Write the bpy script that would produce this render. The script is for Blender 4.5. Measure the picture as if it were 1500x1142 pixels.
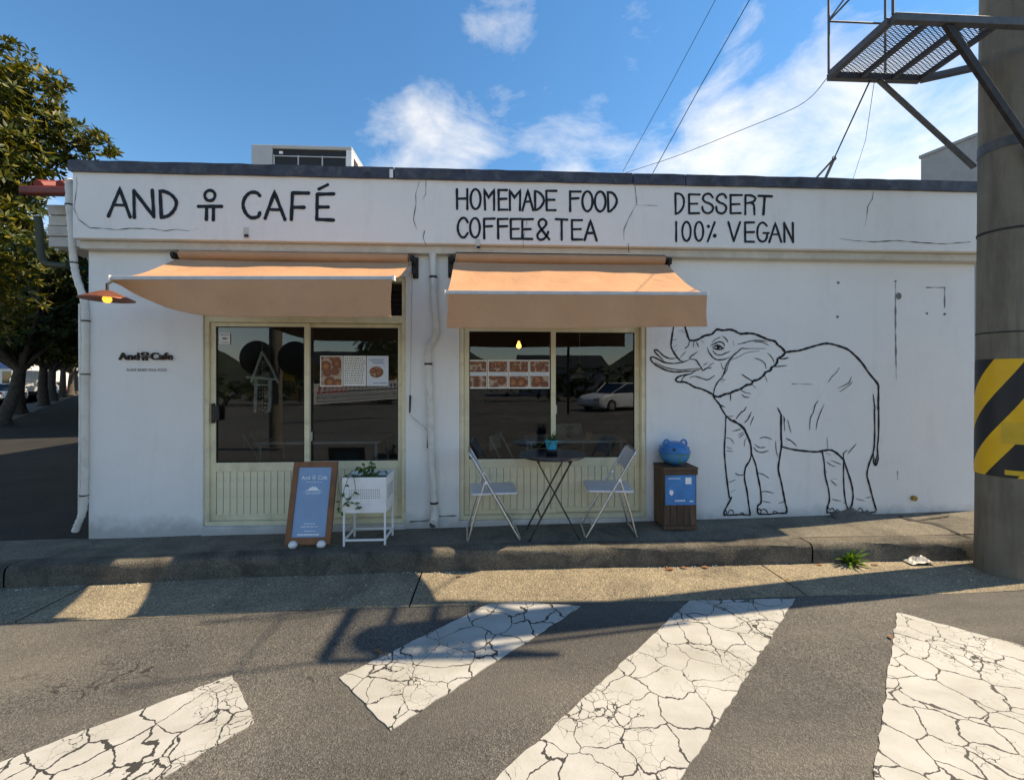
import bpy, bmesh, math, random
import numpy as np
from mathutils import Vector, Matrix, Euler
R = math.radians
random.seed(7); RNG = np.random.default_rng(7)
scene = bpy.context.scene
for o in list(bpy.data.objects): bpy.data.objects.remove(o)

# ------------------------------------------------------------------ camera
F, HY, TH = 620.0, 555.0, 0.0483          # focal length and horizon row in photo pixels, yaw to the right
CX, CY, CZ = 0.0, -4.40, 1.52
cam_d = bpy.data.cameras.new('camera'); cam = bpy.data.objects.new('camera', cam_d)
scene.collection.objects.link(cam); scene.camera = cam
cam_d.sensor_fit = 'HORIZONTAL'; cam_d.sensor_width = 36; cam_d.lens = 36 * F / 1500
cam_d.shift_y = (HY - 571) / 1500
cam_d.clip_start = 0.02; cam_d.clip_end = 3000
cam.location = (CX, CY, CZ); cam.rotation_euler = (R(90), 0, -math.atan(TH))
CT, ST = math.cos(math.atan(TH)), math.sin(math.atan(TH))

# ------------------------------------------------------------------ light
SUN = Vector((0.92, 0.123, 1.0)).normalized()
sun_el = math.asin(SUN.z); sun_az = math.atan2(SUN.x, SUN.y)
world = bpy.data.worlds.new('World'); scene.world = world; world.use_nodes = True
wt = world.node_tree; wt.nodes.clear()
def wn(t): return wt.nodes.new(t)
w_out = wn('ShaderNodeOutputWorld'); w_bg = wn('ShaderNodeBackground')
sky = wn('ShaderNodeTexSky'); sky.sky_type = 'NISHITA'; sky.sun_disc = False
sky.sun_elevation = sun_el; sky.sun_rotation = sun_az; sky.air_density = 1.0; sky.dust_density = 0.0; sky.ozone_density = 4.0
w_bg.inputs['Strength'].default_value = 0.143
tc = wn('ShaderNodeTexCoord'); sep = wn('ShaderNodeSeparateXYZ')
wt.links.new(tc.outputs['Generated'], sep.inputs[0])
mp = wn('ShaderNodeMapping'); mp.inputs['Scale'].default_value = (1.0, 1.0, 1.9); mp.inputs['Location'].default_value = (4.3, 1.2, 2.4)
wt.links.new(tc.outputs['Generated'], mp.inputs[0])
nz = wn('ShaderNodeTexNoise'); nz.inputs['Scale'].default_value = 4.2; nz.inputs['Detail'].default_value = 10; nz.inputs['Roughness'].default_value = 0.62
nz.inputs['Distortion'].default_value = 0.35
wt.links.new(mp.outputs[0], nz.inputs['Vector'])
# more cloud towards the horizon all round
elr = wn('ShaderNodeMapRange'); elr.inputs['From Min'].default_value = 0.10; elr.inputs['From Max'].default_value = 0.60
elr.inputs['To Min'].default_value = 0.15; elr.inputs['To Max'].default_value = -0.10
wt.links.new(sep.outputs['Z'], elr.inputs['Value'])
add = wn('ShaderNodeMath'); add.operation = 'ADD'; wt.links.new(nz.outputs['Fac'], add.inputs[0]); wt.links.new(elr.outputs[0], add.inputs[1])
acc = add.outputs[0]
def sky_dir(x, y):
    u = (x - 750) / 620.0; w = (555 - y) / 620.0; c, s_ = math.cos(math.atan(.0483)), math.sin(math.atan(.0483))
    return Vector((u * c + s_, c - u * s_, w)).normalized()
# cloud banks: bearing, half width in degrees, thickness
for (x, y, deg, amt) in ((625, 222, 7, .10), (735, 15, 4.5, .24), (690, 240, 5, .06), (860, 240, 8, .12), (960, 235, 5, .07), (1060, 240, 8, .10), (1160, 150, 9, .10), (1240, 120, 7, .07), (1400, 215, 10, .12), (1035, 160, 3.5, .16), (942, 55, 3.5, .20), (1280, 60, 9, -.06), (350, 150, 14, -.12), (300, 40, 16, -.10), (880, 110, 9, -.07), (100, 150, 12, -.08)):
    dp = wn('ShaderNodeVectorMath'); dp.operation = 'DOT_PRODUCT'; wt.links.new(tc.outputs['Generated'], dp.inputs[0]); dp.inputs[1].default_value = sky_dir(x, y)
    mr = wn('ShaderNodeMapRange'); mr.interpolation_type = 'SMOOTHSTEP'; mr.inputs['From Min'].default_value = math.cos(R(deg * 1.25)); mr.inputs['From Max'].default_value = 1.0; mr.inputs['To Max'].default_value = amt
    wt.links.new(dp.outputs['Value'], mr.inputs['Value'])
    ad = wn('ShaderNodeMath'); ad.operation = 'ADD'; wt.links.new(acc, ad.inputs[0]); wt.links.new(mr.outputs[0], ad.inputs[1]); acc = ad.outputs[0]
ramp = wn('ShaderNodeValToRGB'); ramp.color_ramp.elements[0].position = 0.46; ramp.color_ramp.elements[0].color = (0, 0, 0, 1)
ramp.color_ramp.elements[1].position = 0.90; ramp.color_ramp.elements[1].color = (0.92, 0.92, 0.92, 1)
wt.links.new(acc, ramp.inputs[0])
hs = wn('ShaderNodeHueSaturation'); hs.inputs['Saturation'].default_value = 1.24; wt.links.new(sky.outputs[0], hs.inputs['Color'])
wmix = wn('ShaderNodeMix'); wmix.data_type = 'RGBA'
wt.links.new(ramp.outputs[0], wmix.inputs['Factor'])
wt.links.new(hs.outputs[0], wmix.inputs['A']); wmix.inputs['B'].default_value = (5.2, 5.5, 5.9, 1)
wt.links.new(wmix.outputs['Result'], w_bg.inputs['Color']); wt.links.new(w_bg.outputs[0], w_out.inputs[0])

sd = bpy.data.lights.new('sun', 'SUN'); sd.energy = 4.5; sd.angle = R(0.55); sd.color = (1.0, 0.92, 0.79)
so = bpy.data.objects.new('sun', sd); scene.collection.objects.link(so)
so.rotation_euler = SUN.to_track_quat('Z', 'Y').to_euler(); so.location = (30, 5, 30)

scene.render.engine = 'CYCLES'
scene.view_settings.view_transform = 'Standard'; scene.view_settings.look = 'None'
scene.view_settings.gamma = 1.0; scene.view_settings.use_curve_mapping = False
scene.view_settings.exposure = 0.77
scene.view_settings.use_white_balance = True; scene.view_settings.white_balance_temperature = 8200; scene.view_settings.white_balance_tint = 10
scene.cycles.max_bounces = 8; scene.cycles.transparent_max_bounces = 12

# ------------------------------------------------------------------ pixel helpers (photo 1500 x 1142)
def P(x, y, Y=0.0):
    """photo pixel -> world point on the vertical plane Y"""
    u = (x - 750) / F; d = (Y - CY) / (CT - u * ST)
    return Vector((CX + d * (u * CT + ST), Y, CZ - (y - HY) / F * d))
def G(x, y, z):
    """photo pixel -> world point on the level z"""
    u = (x - 750) / F; d = (CZ - z) * F / (y - HY)
    return Vector((CX + d * (u * CT + ST), CY + d * (CT - u * ST), z))
def DP(x, y, d):
    """photo pixel at depth d -> world point"""
    u = (x - 750) / F
    return Vector((CX + d * (u * CT + ST), CY + d * (CT - u * ST), CZ - (y - HY) / F * d))

# ------------------------------------------------------------------ materials
MATS = {}
class NT:
    def __init__(s, name):
        s.m = bpy.data.materials.new(name); s.m.use_nodes = True; s.t = s.m.node_tree
        s.b = s.t.nodes['Principled BSDF']; s.out = s.t.nodes['Material Output']
        MATS[name] = s.m
    def n(s, t, **kw):
        nd = s.t.nodes.new(t)
        for k, v in kw.items():
            if k in nd.inputs: nd.inputs[k].default_value = v
            else: setattr(nd, k, v)
        return nd
    def l(s, a, b): s.t.links.new(a, b)
    def coord(s, scale=(1, 1, 1), kind='Object'):
        c = s.n('ShaderNodeTexCoord'); m = s.n('ShaderNodeMapping'); m.inputs['Scale'].default_value = scale
        s.l(c.outputs[kind], m.inputs[0]); return m.outputs[0]
    def noise(s, scale, detail=4, rough=.55, vec=None, dist=0.0):
        nd = s.n('ShaderNodeTexNoise'); nd.inputs['Scale'].default_value = scale; nd.inputs['Detail'].default_value = detail
        nd.inputs['Roughness'].default_value = rough; nd.inputs['Distortion'].default_value = dist
        if vec is not None: s.l(vec, nd.inputs['Vector'])
        return nd.outputs['Fac']
    def ramp(s, fac, stops):
        r = s.n('ShaderNodeValToRGB'); e = r.color_ramp.elements
        while len(e) < len(stops): e.new(0.5)
        for i, (p, c) in enumerate(stops):
            e[i].position = p; e[i].color = (*c, 1) if len(c) == 3 else c
        s.l(fac, r.inputs[0]); return r.outputs[0]
    def mix(s, fac, a, b, mode='MIX'):
        m = s.n('ShaderNodeMix'); m.data_type = 'RGBA'; m.blend_type = mode
        for v, i in ((fac, m.inputs['Factor']), (a, m.inputs['A']), (b, m.inputs['B'])):
            if isinstance(v, (int, float)): i.default_value = v
            elif isinstance(v, tuple): i.default_value = (*v, 1)
            else: s.l(v, i)
        return m.outputs['Result']
    def bump(s, h, strength=.3, dist=.01):
        b = s.n('ShaderNodeBump'); b.inputs['Strength'].default_value = strength; b.inputs['Distance'].default_value = dist
        s.l(h, b.inputs['Height']); s.l(b.outputs[0], s.b.inputs['Normal'])
    def math(s, op, a, b=None):
        m = s.n('ShaderNodeMath'); m.operation = op
        for v, i in ((a, 0), (b, 1)):
            if v is None: continue
            if isinstance(v, (int, float)): m.inputs[i].default_value = v
            else: s.l(v, m.inputs[i])
        return m.outputs[0]

def mat(name, col, rough=.6, metal=0.0, var=.12, scale=6.0, bump=.0, bscale=60.0, spec=.5, bdist=.004, dirt=None):
    t = NT(name); v = t.coord()
    a = tuple(max(0, c * (1 - var)) for c in col); b = tuple(min(1, c * (1 + var)) for c in col)
    c = t.ramp(t.noise(scale, 6, .6, v), [(.32, a), (.68, b)])
    if dirt:
        dcol, amt, dsc = dirt
        c = t.mix(t.ramp(t.noise(dsc, 8, .65, v, .4), [(.5, (0, 0, 0)), (.75, (amt, amt, amt))]), c, dcol)
    t.l(c, t.b.inputs['Base Color'])
    t.b.inputs['Roughness'].default_value = rough; t.b.inputs['Metallic'].default_value = metal
    t.b.inputs['Specular IOR Level'].default_value = spec
    if bump: t.bump(t.noise(bscale, 5, .6, v), bump, bdist)
    return t.m

# painted masonry wall
def wall_mat(name, col):
    t = NT(name); v = t.coord()
    base = t.ramp(t.noise(1.1, 5, .6, v), [(.3, tuple(c * .93 for c in col)), (.7, col)])
    vs = t.coord((1.5, 1.5, .35))
    st = t.ramp(t.noise(2.6, 7, .7, vs, .3), [(.55, (0, 0, 0)), (.8, (.22, .22, .22))])
    c = t.mix(st, base, (.42, .40, .36))
    sp = t.ramp(t.noise(38, 3, .7, v), [(.70, (0, 0, 0)), (.78, (.35, .35, .35))])
    c = t.mix(sp, c, (.50, .49, .46))
    vd = t.coord((9, 9, .55)); dr = t.ramp(t.noise(1.6, 7, .7, vd, .2), [(.60, (0, 0, 0)), (.80, (.15, .15, .15))]); c = t.mix(dr, c, (.36, .34, .30))
    # splash dirt with its own shape along the foot of the wall
    co = t.n('ShaderNodeTexCoord'); sx = t.n('ShaderNodeSeparateXYZ'); t.l(co.outputs['Object'], sx.inputs[0])
    hz = t.math('ADD', sx.outputs['Z'], t.math('MULTIPLY', t.noise(5, 6, .7, v), .35))
    dm = t.ramp(hz, [(.17, (.6, .6, .6)), (.34, (0, 0, 0))])
    c = t.mix(dm, c, (.33, .30, .26))
    t.l(c, t.b.inputs['Base Color']); t.b.inputs['Roughness'].default_value = .78; t.b.inputs['Specular IOR Level'].default_value = .25
    h = t.math('ADD', t.noise(9, 6, .6, v), t.math('MULTIPLY', t.noise(90, 4, .6, v), .45))
    t.bump(h, .55, .010)
    return t.m
wall_mat('white_wall', (.84, .83, .80)); wall_mat('parapet_wall', (.84, .825, .79))
mat('cornice', (.58, .56, .50), .8, var=.1, bump=.2, dirt=((.3, .27, .22), .5, 3))
mat('coping', (.030, .038, .060), .55, var=.5, scale=9, bump=.4, bscale=25, dirt=((.16, .17, .19), .6, 7))
mat('black_paint', (.012, .013, .018), .6, var=.3, scale=14, spec=.3)
mat('crack', (.07, .065, .06), .9, var=.3, spec=.1)
mat('faint_mark', (.17, .165, .155), .9, var=.3)
mat('frame', (.74, .67, .46), .45, var=.08, scale=3, dirt=((.3, .26, .18), .4, 8), bump=.05)
mat('board', (.80, .73, .51), .5, var=.07, scale=4, dirt=((.36, .32, .22), .4, 7), bump=.06)
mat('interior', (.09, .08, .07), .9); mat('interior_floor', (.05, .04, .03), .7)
mat('dark_plastic', (.012, .012, .013), .4)
mat('pvc', (.66, .65, .60), .45, var=.06, dirt=((.35, .32, .27), .5, 9))
mat('white_metal', (.80, .80, .79), .4, var=.04, dirt=((.5, .48, .44), .35, 10))
mat('steel', (.55, .55, .56), .32, 1.0, var=.12, scale=20)
mat('galv', (.10, .10, .102), .6, .35, var=.2, scale=18, bump=.1)
mat('alu', (.50, .50, .50), .45, .25, var=.1, scale=12)
mat('rust_dark', (.035, .03, .028), .65, .4, var=.4, scale=20)
mat('soil', (.04, .028, .02), .95, var=.4, scale=60, bump=.8, bscale=50, bdist=.01)
mat('menu_frame', (.20, .075, .025), .45, var=.25, scale=8, bump=.1)
mat('menu_blue', (.20, .34, .52), .35, var=.06); mat('white_print', (.85, .86, .86), .5, var=.02); mat('grey_print', (.30, .31, .33), .5)
mat('ceramic_white', (.8, .79, .76), .25, var=.03)
mat('chair_grey', (.62, .61, .62), .42, .1, var=.1, scale=25, bump=.1, bscale=120)
mat('table_black', (.010, .010, .013), .22, var=.2)
mat('pot_blue', (.02, .36, .55), .3, var=.1); mat('sticker_blue', (.02, .20, .48), .35, var=.25, scale=5)
mat('copper', (.24, .075, .035), .5, .35, var=.25, scale=14)
mat('wood_dark', (.045, .026, .016), .8, var=.5, scale=10, bump=.5, bscale=30, bdist=.006)
mat('wood_drift', (.84, .80, .72), .8, var=.2, scale=10, bump=.3, bscale=40)
mat('shell', (.6, .5, .42), .4, var=.3, scale=30)
mat('paper', (.75, .74, .70), .6, var=.02); mat('paper_pale', (.62, .66, .72), .6, var=.05)
mat('bread', (.36, .11, .028), .6, var=.5, scale=30); mat('bread_pale', (.55, .27, .10), .6, var=.4, scale=30)
mat('red_roof', (.20, .035, .025), .5, var=.2); mat('clad', (.55, .54, .50), .7, var=.1, dirt=((.3, .28, .24), .4, 5))
mat('grey_render', (.30, .31, .32), .85, var=.12, scale=2, bump=.2, dirt=((.18, .17, .16), .5, 2))
mat('orange_wall', (.55, .28, .09), .8); mat('yellow', (.62, .38, .02), .5, var=.15)
mat('rubber', (.012, .012, .012), .8); mat('car_white', (.75, .75, .74), .2, var=.02, spec=.6); mat('car_blue', (.05, .09, .22), .25, var=.05); mat('car_red', (.3, .03, .03), .25, var=.05)
mat('car_glass', (.012, .014, .016), .05, var=.1); mat('lamp_red', (.35, .01, .01), .3); mat('chrome', (.7, .7, .7), .15, 1.0)
mat('banner', (.70, .70, .68), .6); mat('banner_red', (.5, .04, .04), .6); mat('banner_dark', (.06, .08, .12), .6)
mat('black_net', (.01, .01, .01), .8); mat('ac_grey', (.46, .46, .44), .5, var=.05); mat('coil', (.018, .018, .019), .7, var=.2)
mat('bark', (.085, .068, .052), .9, var=.35, scale=9, bump=.8, bscale=14, bdist=.03)
mat('dry_leaf', (.20, .09, .035), .8, var=.4, scale=20); mat('litter', (.55, .5, .42), .6, var=.3, scale=40)
mat('olive_pipe', (.045, .05, .028), .6, var=.2); mat('brass', (.35, .24, .06), .4, .8); mat('strap', (.20, .21, .22), .8)
mat('shop_red', (.40, .05, .04), .6); mat('shop_white', (.6, .6, .58), .7); mat('shop_blue', (.06, .14, .32), .6)

def emis(name, col, st):
    t = NT(name); t.b.inputs['Base Color'].default_value = (*col, 1)
    t.b.inputs['Emission Color'].default_value = (*col, 1); t.b.inputs['Emission Strength'].default_value = st
emis('bulb_warm', (1.0, .50, .08), 1.0); emis('bulb_in', (1.0, .42, .08), 7.0)

def glass_mat():
    t = NT('glass'); t.t.nodes.remove(t.b)
    f = t.n('ShaderNodeFresnel'); f.inputs['IOR'].default_value = 1.6
    tr = t.n('ShaderNodeBsdfTransparent'); tr.inputs[0].default_value = (.72, .75, .74, 1)
    gl = t.n('ShaderNodeBsdfGlossy'); gl.inputs['Roughness'].default_value = 0.0; gl.inputs[0].default_value = (.9, .94, 1, 1)
    v = t.coord((1, 1, 1)); b = t.n('ShaderNodeBump'); b.inputs['Strength'].default_value = .02; b.inputs['Distance'].default_value = .01
    t.l(t.noise(1.6, 1, .5, v), b.inputs['Height']); t.l(b.outputs[0], gl.inputs['Normal'])
    m = t.n('ShaderNodeMixShader'); t.l(f.outputs[0], m.inputs[0]); t.l(tr.outputs[0], m.inputs[1]); t.l(gl.outputs[0], m.inputs[2])
    t.l(m.outputs[0], t.out.inputs[0])
glass_mat()

def fabric_mat(name, col, trans):
    t = NT(name); v = t.coord()
    c = t.ramp(t.noise(2.2, 6, .6, v), [(.3, tuple(x * .86 for x in col)), (.7, col)])
    c = t.mix(t.ramp(t.noise(7, 8, .7, v, .5), [(.54, (0, 0, 0)), (.8, (.38, .38, .38))]), c, (.34, .20, .12))
    t.l(c, t.b.inputs['Base Color']); t.b.inputs['Roughness'].default_value = .8; t.b.inputs['Specular IOR Level'].default_value = .15
    h = t.math('ADD', t.noise(5, 4, .5, v, .6), t.math('MULTIPLY', t.noise(220, 2, .5, v), .08))
    t.bump(h, .75, .016)
    tl = t.n('ShaderNodeBsdfTranslucent'); t.l(c, tl.inputs[0])
    m = t.n('ShaderNodeMixShader'); m.inputs[0].default_value = trans
    t.l(t.b.outputs[0], m.inputs[1]); t.l(tl.outputs[0], m.inputs[2]); t.l(m.outputs[0], t.out.inputs[0])
fabric_mat('awning_fabric', (.64, .345, .19), .05)

def leaf_mat(name, a, b, c3, gloss=.35):
    t = NT(name); g = t.n('ShaderNodeNewGeometry')
    col = t.ramp(g.outputs['Random Per Island'], [(0, a), (.55, b), (1, c3)])
    t.l(col, t.b.inputs['Base Color']); t.b.inputs['Roughness'].default_value = gloss; t.b.inputs['Specular IOR Level'].default_value = .28
    tl = t.n('ShaderNodeBsdfTranslucent'); t.l(t.mix(1.0, col, (1.3, 1.25, .5), 'MULTIPLY'), tl.inputs[0])
    m = t.n('ShaderNodeMixShader'); m.inputs[0].default_value = .22
    t.l(t.b.outputs[0], m.inputs[1]); t.l(tl.outputs[0], m.inputs[2]); t.l(m.outputs[0], t.out.inputs[0])
leaf_mat('leaf', (.016, .034, .006), (.060, .076, .008), (.19, .150, .012), .45)
leaf_mat('leaf_dark', (.012, .026, .006), (.03, .048, .008), (.09, .085, .010), .45)
leaf_mat('leaf_pot', (.03, .085, .02), (.06, .13, .03), (.16, .18, .03), .35)
leaf_mat('leaf_weed', (.05, .13, .02), (.10, .22, .03), (.22, .26, .04), .45)

def asphalt_mat():
    t = NT('asphalt'); v = t.coord()
    big = t.ramp(t.noise(.9, 6, .62, v, .4), [(.28, (.070, .067, .062)), (.5, (.108, .102, .093)), (.74, (.156, .145, .128))])
    vo = t.n('ShaderNodeTexVoronoi'); vo.inputs['Scale'].default_value = 165; t.l(v, vo.inputs['Vector'])
    agg = t.ramp(vo.outputs['Color'], [(.15, (.32, .32, .32)), (.6, (1, 1, 1)), (.95, (2.3, 2.2, 2.0))])
    c = t.mix(.74, big, agg, 'MULTIPLY')
    sp = t.ramp(t.noise(330, 2, .7, v), [(.66, (0, 0, 0)), (.74, (.55, .55, .55))])
    c = t.mix(sp, c, (.42, .39, .34))
    pat = t.ramp(t.noise(.45, 5, .6, v, .8), [(.47, (0, 0, 0)), (.56, (.45, .45, .45))])
    c = t.mix(pat, c, (.075, .070, .065))
    # wandering hairline cracks and worn streaks
    dn = t.n('ShaderNodeTexNoise'); dn.inputs['Scale'].default_value = 3; dn.inputs['Detail'].default_value = 6; t.l(v, dn.inputs['Vector'])
    sc_ = t.n('ShaderNodeVectorMath'); sc_.operation = 'SCALE'; sc_.inputs['Scale'].default_value = .45; t.l(dn.outputs['Color'], sc_.inputs[0])
    ad_ = t.n('ShaderNodeVectorMath'); ad_.operation = 'ADD'; t.l(v, ad_.inputs[0]); t.l(sc_.outputs[0], ad_.inputs[1])
    ve = t.n('ShaderNodeTexVoronoi'); ve.feature = 'DISTANCE_TO_EDGE'; ve.inputs['Scale'].default_value = 1.1; t.l(ad_.outputs[0], ve.inputs['Vector'])
    wd = t.math('MULTIPLY', t.math('MAXIMUM', t.math('SUBTRACT', t.noise(1.3, 4, .6, v), .50), 0), .022)
    cr = t.math('LESS_THAN', ve.outputs['Distance'], wd)
    c = t.mix(t.math('MULTIPLY', cr, .75), c, (.022, .020, .018))
    wr_ = t.ramp(t.noise(.7, 5, .6, t.coord((.5, 2.2, 1)), .4), [(.45, (0, 0, 0)), (.7, (.4, .4, .4))]); c = t.mix(wr_, c, (.21, .19, .16))
    t.l(c, t.b.inputs['Base Color']); t.b.inputs['Roughness'].default_value = .85; t.b.inputs['Specular IOR Level'].default_value = .3
    h = t.math('ADD', t.math('MULTIPLY', vo.outputs['Distance'], .7), t.math('MULTIPLY', t.noise(70, 5, .7, v), .9))
    t.bump(h, .7, .008)
asphalt_mat()

def concrete_mat(name, lo, hi, agg_amt=.5, dark=(.035, .032, .03), damt=.5, grime=None):
    t = NT(name); v = t.coord()
    c = t.ramp(t.noise(1.6, 7, .65, v, .3), [(.3, lo), (.7, hi)])
    vo = t.n('ShaderNodeTexVoronoi'); vo.inputs['Scale'].default_value = 120; t.l(v, vo.inputs['Vector'])
    agg = t.ramp(vo.outputs['Color'], [(.1, (.45, .45, .45)), (.55, (1, 1, 1)), (.95, (1.9, 1.8, 1.6))])
    c = t.mix(agg_amt, c, agg, 'MULTIPLY')
    d = t.ramp(t.noise(2.3, 9, .7, v, .6), [(.46, (0, 0, 0)), (.68, (damt, damt, damt))])
    c = t.mix(d, c, dark)
    t.l(c, t.b.inputs['Base Color']); t.b.inputs['Roughness'].default_value = .88; t.b.inputs['Specular IOR Level'].default_value = .25
    h = t.math('ADD', vo.outputs['Distance'], t.math('MULTIPLY', t.noise(45, 6, .7, v), 1.3))
    t.bump(h, .7, .008)
concrete_mat('pavement', (.135, .122, .10), (.23, .205, .16), .55, damt=.55)
concrete_mat('shaded_paving', (.022, .021, .020), (.040, .038, .034), .5, damt=.3)  # side pavement: the street's deep shade is put into this base colour
concrete_mat('gutter', (.22, .185, .132), (.36, .30, .21), .8, damt=.4)
concrete_mat('kerb', (.085, .077, .064), (.19, .168, .13), .6, damt=.92)

def pole_mat():
    t = NT('pole_concrete'); v = t.coord(); vs = t.coord((5, 5, .5))
    c = t.ramp(t.noise(2.2, 6, .6, v), [(.3, (.145, .122, .09)), (.7, (.23, .198, .15))])
    c = t.mix(t.ramp(t.noise(2.0, 8, .7, vs, .5), [(.45, (0, 0, 0)), (.72, (.75, .75, .75))]), c, (.085, .07, .052))
    c = t.mix(t.ramp(t.noise(7, 5, .7, v), [(.64, (0, 0, 0)), (.70, (.5, .5, .5))]), c, (.40, .36, .29))
    t.l(c, t.b.inputs['Base Color']); t.b.inputs['Roughness'].default_value = .85
    t.bump(t.math('ADD', t.noise(60, 6, .7, v), t.noise(6, 4, .6, v)), .35, .006)
pole_mat()
def paint_mat():
    t = NT('road_paint'); v = t.coord()
    dv = t.n('ShaderNodeVectorMath'); dv.operation = 'ADD'
    nn = t.n('ShaderNodeTexNoise'); nn.inputs['Scale'].default_value = 5.5; nn.inputs['Detail'].default_value = 5; t.l(v, nn.inputs['Vector'])
    sc = t.n('ShaderNodeVectorMath'); sc.operation = 'SCALE'; sc.inputs['Scale'].default_value = .17; t.l(nn.outputs['Color'], sc.inputs[0])
    t.l(v, dv.inputs[0]); t.l(sc.outputs[0], dv.inputs[1])
    def edge(scale, w):
        vo = t.n('ShaderNodeTexVoronoi'); vo.feature = 'DISTANCE_TO_EDGE'; vo.inputs['Scale'].default_value = scale
        t.l(dv.outputs[0], vo.inputs['Vector'])
        return t.math('LESS_THAN', vo.outputs['Distance'], w)
    wv = t.math('MULTIPLY', t.math('POWER', t.noise(2.8, 4, .6, v), 2.5), .095)
    wv = t.math('MINIMUM', wv, .024)
    e1 = edge(5.2, wv)
    n2 = t.noise(1.9, 3, .5, v)
    w2 = t.math('MULTIPLY', t.math('MAXIMUM', t.math('SUBTRACT', n2, .50), 0), .16)
    e2 = edge(15.0, w2)
    chip = t.math('GREATER_THAN', t.math('MULTIPLY', t.noise(60, 6, .75, v), t.ramp(t.noise(2.1, 4, .6, v), [(.4, (.7, .7, .7)), (.75, (1.22, 1.22, 1.22))])), .66)
    crack = t.math('MAXIMUM', t.math('MAXIMUM', e1, e2), chip)
    pc = t.ramp(t.noise(3.0, 7, .65, v, .3), [(.25, (.34, .325, .28)), (.5, (.425, .415, .38)), (.72, (.50, .49, .465))])
    pc = t.mix(t.ramp(t.noise(26, 6, .7, v), [(.5, (0, 0, 0)), (.75, (.35, .35, .35))]), pc, (.40, .38, .34))
    pc = t.mix(t.ramp(t.noise(1.2, 6, .65, t.coord((.6, 2.6, 1)), .5), [(.47, (0, 0, 0)), (.72, (.55, .55, .55))]), pc, (.30, .285, .25))
    c = t.mix(crack, pc, (.040, .037, .034))
    t.l(c, t.b.inputs['Base Color']); t.b.inputs['Roughness'].default_value = .75
    h = t.math('ADD', t.math('MULTIPLY', t.math('SUBTRACT', 1.0, crack), 1.0), t.math('MULTIPLY', t.noise(80, 5, .7, v), .45))
    t.bump(h, .6, .006)
paint_mat()

def hazard_mat():
    t = NT('hazard_band'); c = t.n('ShaderNodeTexCoord'); s = t.n('ShaderNodeSeparateXYZ'); t.l(c.outputs['Object'], s.inputs[0])
    ang = t.math('ARCTAN2', t.math('MULTIPLY', s.outputs['Y'], -1.0), t.math('MULTIPLY', s.outputs['X'], -1.0))
    z = t.math('SUBTRACT', s.outputs['Z'], t.math('MULTIPLY', ang, .30))
    fr = t.math('FRACT', t.math('ADD', t.math('MULTIPLY', z, 1 / .60), .55))
    k = t.math('LESS_THAN', fr, .5)
    v = t.coord()
    ye = t.ramp(t.noise(6, 6, .6, v), [(.3, (.74, .39, .006)), (.7, (.86, .48, .010))])
    col = t.mix(k, (.010, .010, .011), ye)
    scr = t.ramp(t.noise(22, 8, .75, v, .5), [(.66, (0, 0, 0)), (.72, (.6, .6, .6))])
    col = t.mix(scr, col, (.10, .09, .07))
    t.l(col, t.b.inputs['Base Color']); t.b.inputs['Roughness'].default_value = .5
    t.bump(t.noise(30, 4, .6, v), .15, .004)
hazard_mat()

def jar_mat():
    t = NT('jar_blue'); v = t.coord()
    co = t.n('ShaderNodeTexCoord'); s = t.n('ShaderNodeSeparateXYZ'); t.l(co.outputs['Object'], s.inputs[0])
    c = t.ramp(t.noise(9, 5, .6, v), [(.3, (.01, .13, .36)), (.7, (.03, .24, .55))])
    g = t.math('MULTIPLY', t.math('LESS_THAN', s.outputs['Z'], .13), t.ramp(t.noise(24, 6, .7, v, .6), [(.5, (0, 0, 0)), (.56, (1, 1, 1))]))
    c = t.mix(g, c, (.05, .20, .07))
    d = t.ramp(t.noise(13, 3, .5, v), [(.72, (0, 0, 0)), (.74, (1, 1, 1))])
    c = t.mix(d, c, (.02, .03, .05))
    t.l(c, t.b.inputs['Base Color']); t.b.inputs['Roughness'].default_value = .3
jar_mat()

def food_mat(name, sc):
    t = NT(name); v = t.coord()
    vo = t.n('ShaderNodeTexVoronoi'); vo.inputs['Scale'].default_value = sc; vo.inputs['Randomness'].default_value = .6; t.l(v, vo.inputs['Vector'])
    c = t.ramp(vo.outputs['Distance'], [(.05, (.50, .22, .07)), (.30, (.33, .10, .03)), (.55, (.16, .045, .018)), (.75, (.50, .36, .26))])
    c = t.mix(t.ramp(t.noise(sc * 3, 5, .7, v), [(.45, (0, 0, 0)), (.7, (.5, .5, .5))]), c, (.10, .03, .015))
    hi = t.ramp(t.noise(sc * 2.2, 3, .6, v), [(.62, (0, 0, 0)), (.70, (.45, .45, .45))]); c = t.mix(hi, c, (.75, .55, .38))
    t.l(c, t.b.inputs['Base Color']); t.b.inputs['Roughness'].default_value = .4
food_mat('food_small', 19); food_mat('food_large', 11)
def plank_mat():
    t = NT('plank'); v = t.coord((8, 8, .9))
    oi = t.n('ShaderNodeObjectInfo')
    c = t.ramp(t.noise(3.0, 8, .7, v, .4), [(.3, (.06, .034, .018)), (.6, (.15, .082, .045)), (.8, (.30, .20, .12))])
    c = t.mix(t.math('MULTIPLY', oi.outputs['Random'], .5), c, (.03, .02, .015))
    t.l(c, t.b.inputs['Base Color']); t.b.inputs['Roughness'].default_value = .75
    t.bump(t.noise(5, 6, .7, v), .5, .006)
plank_mat()

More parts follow.
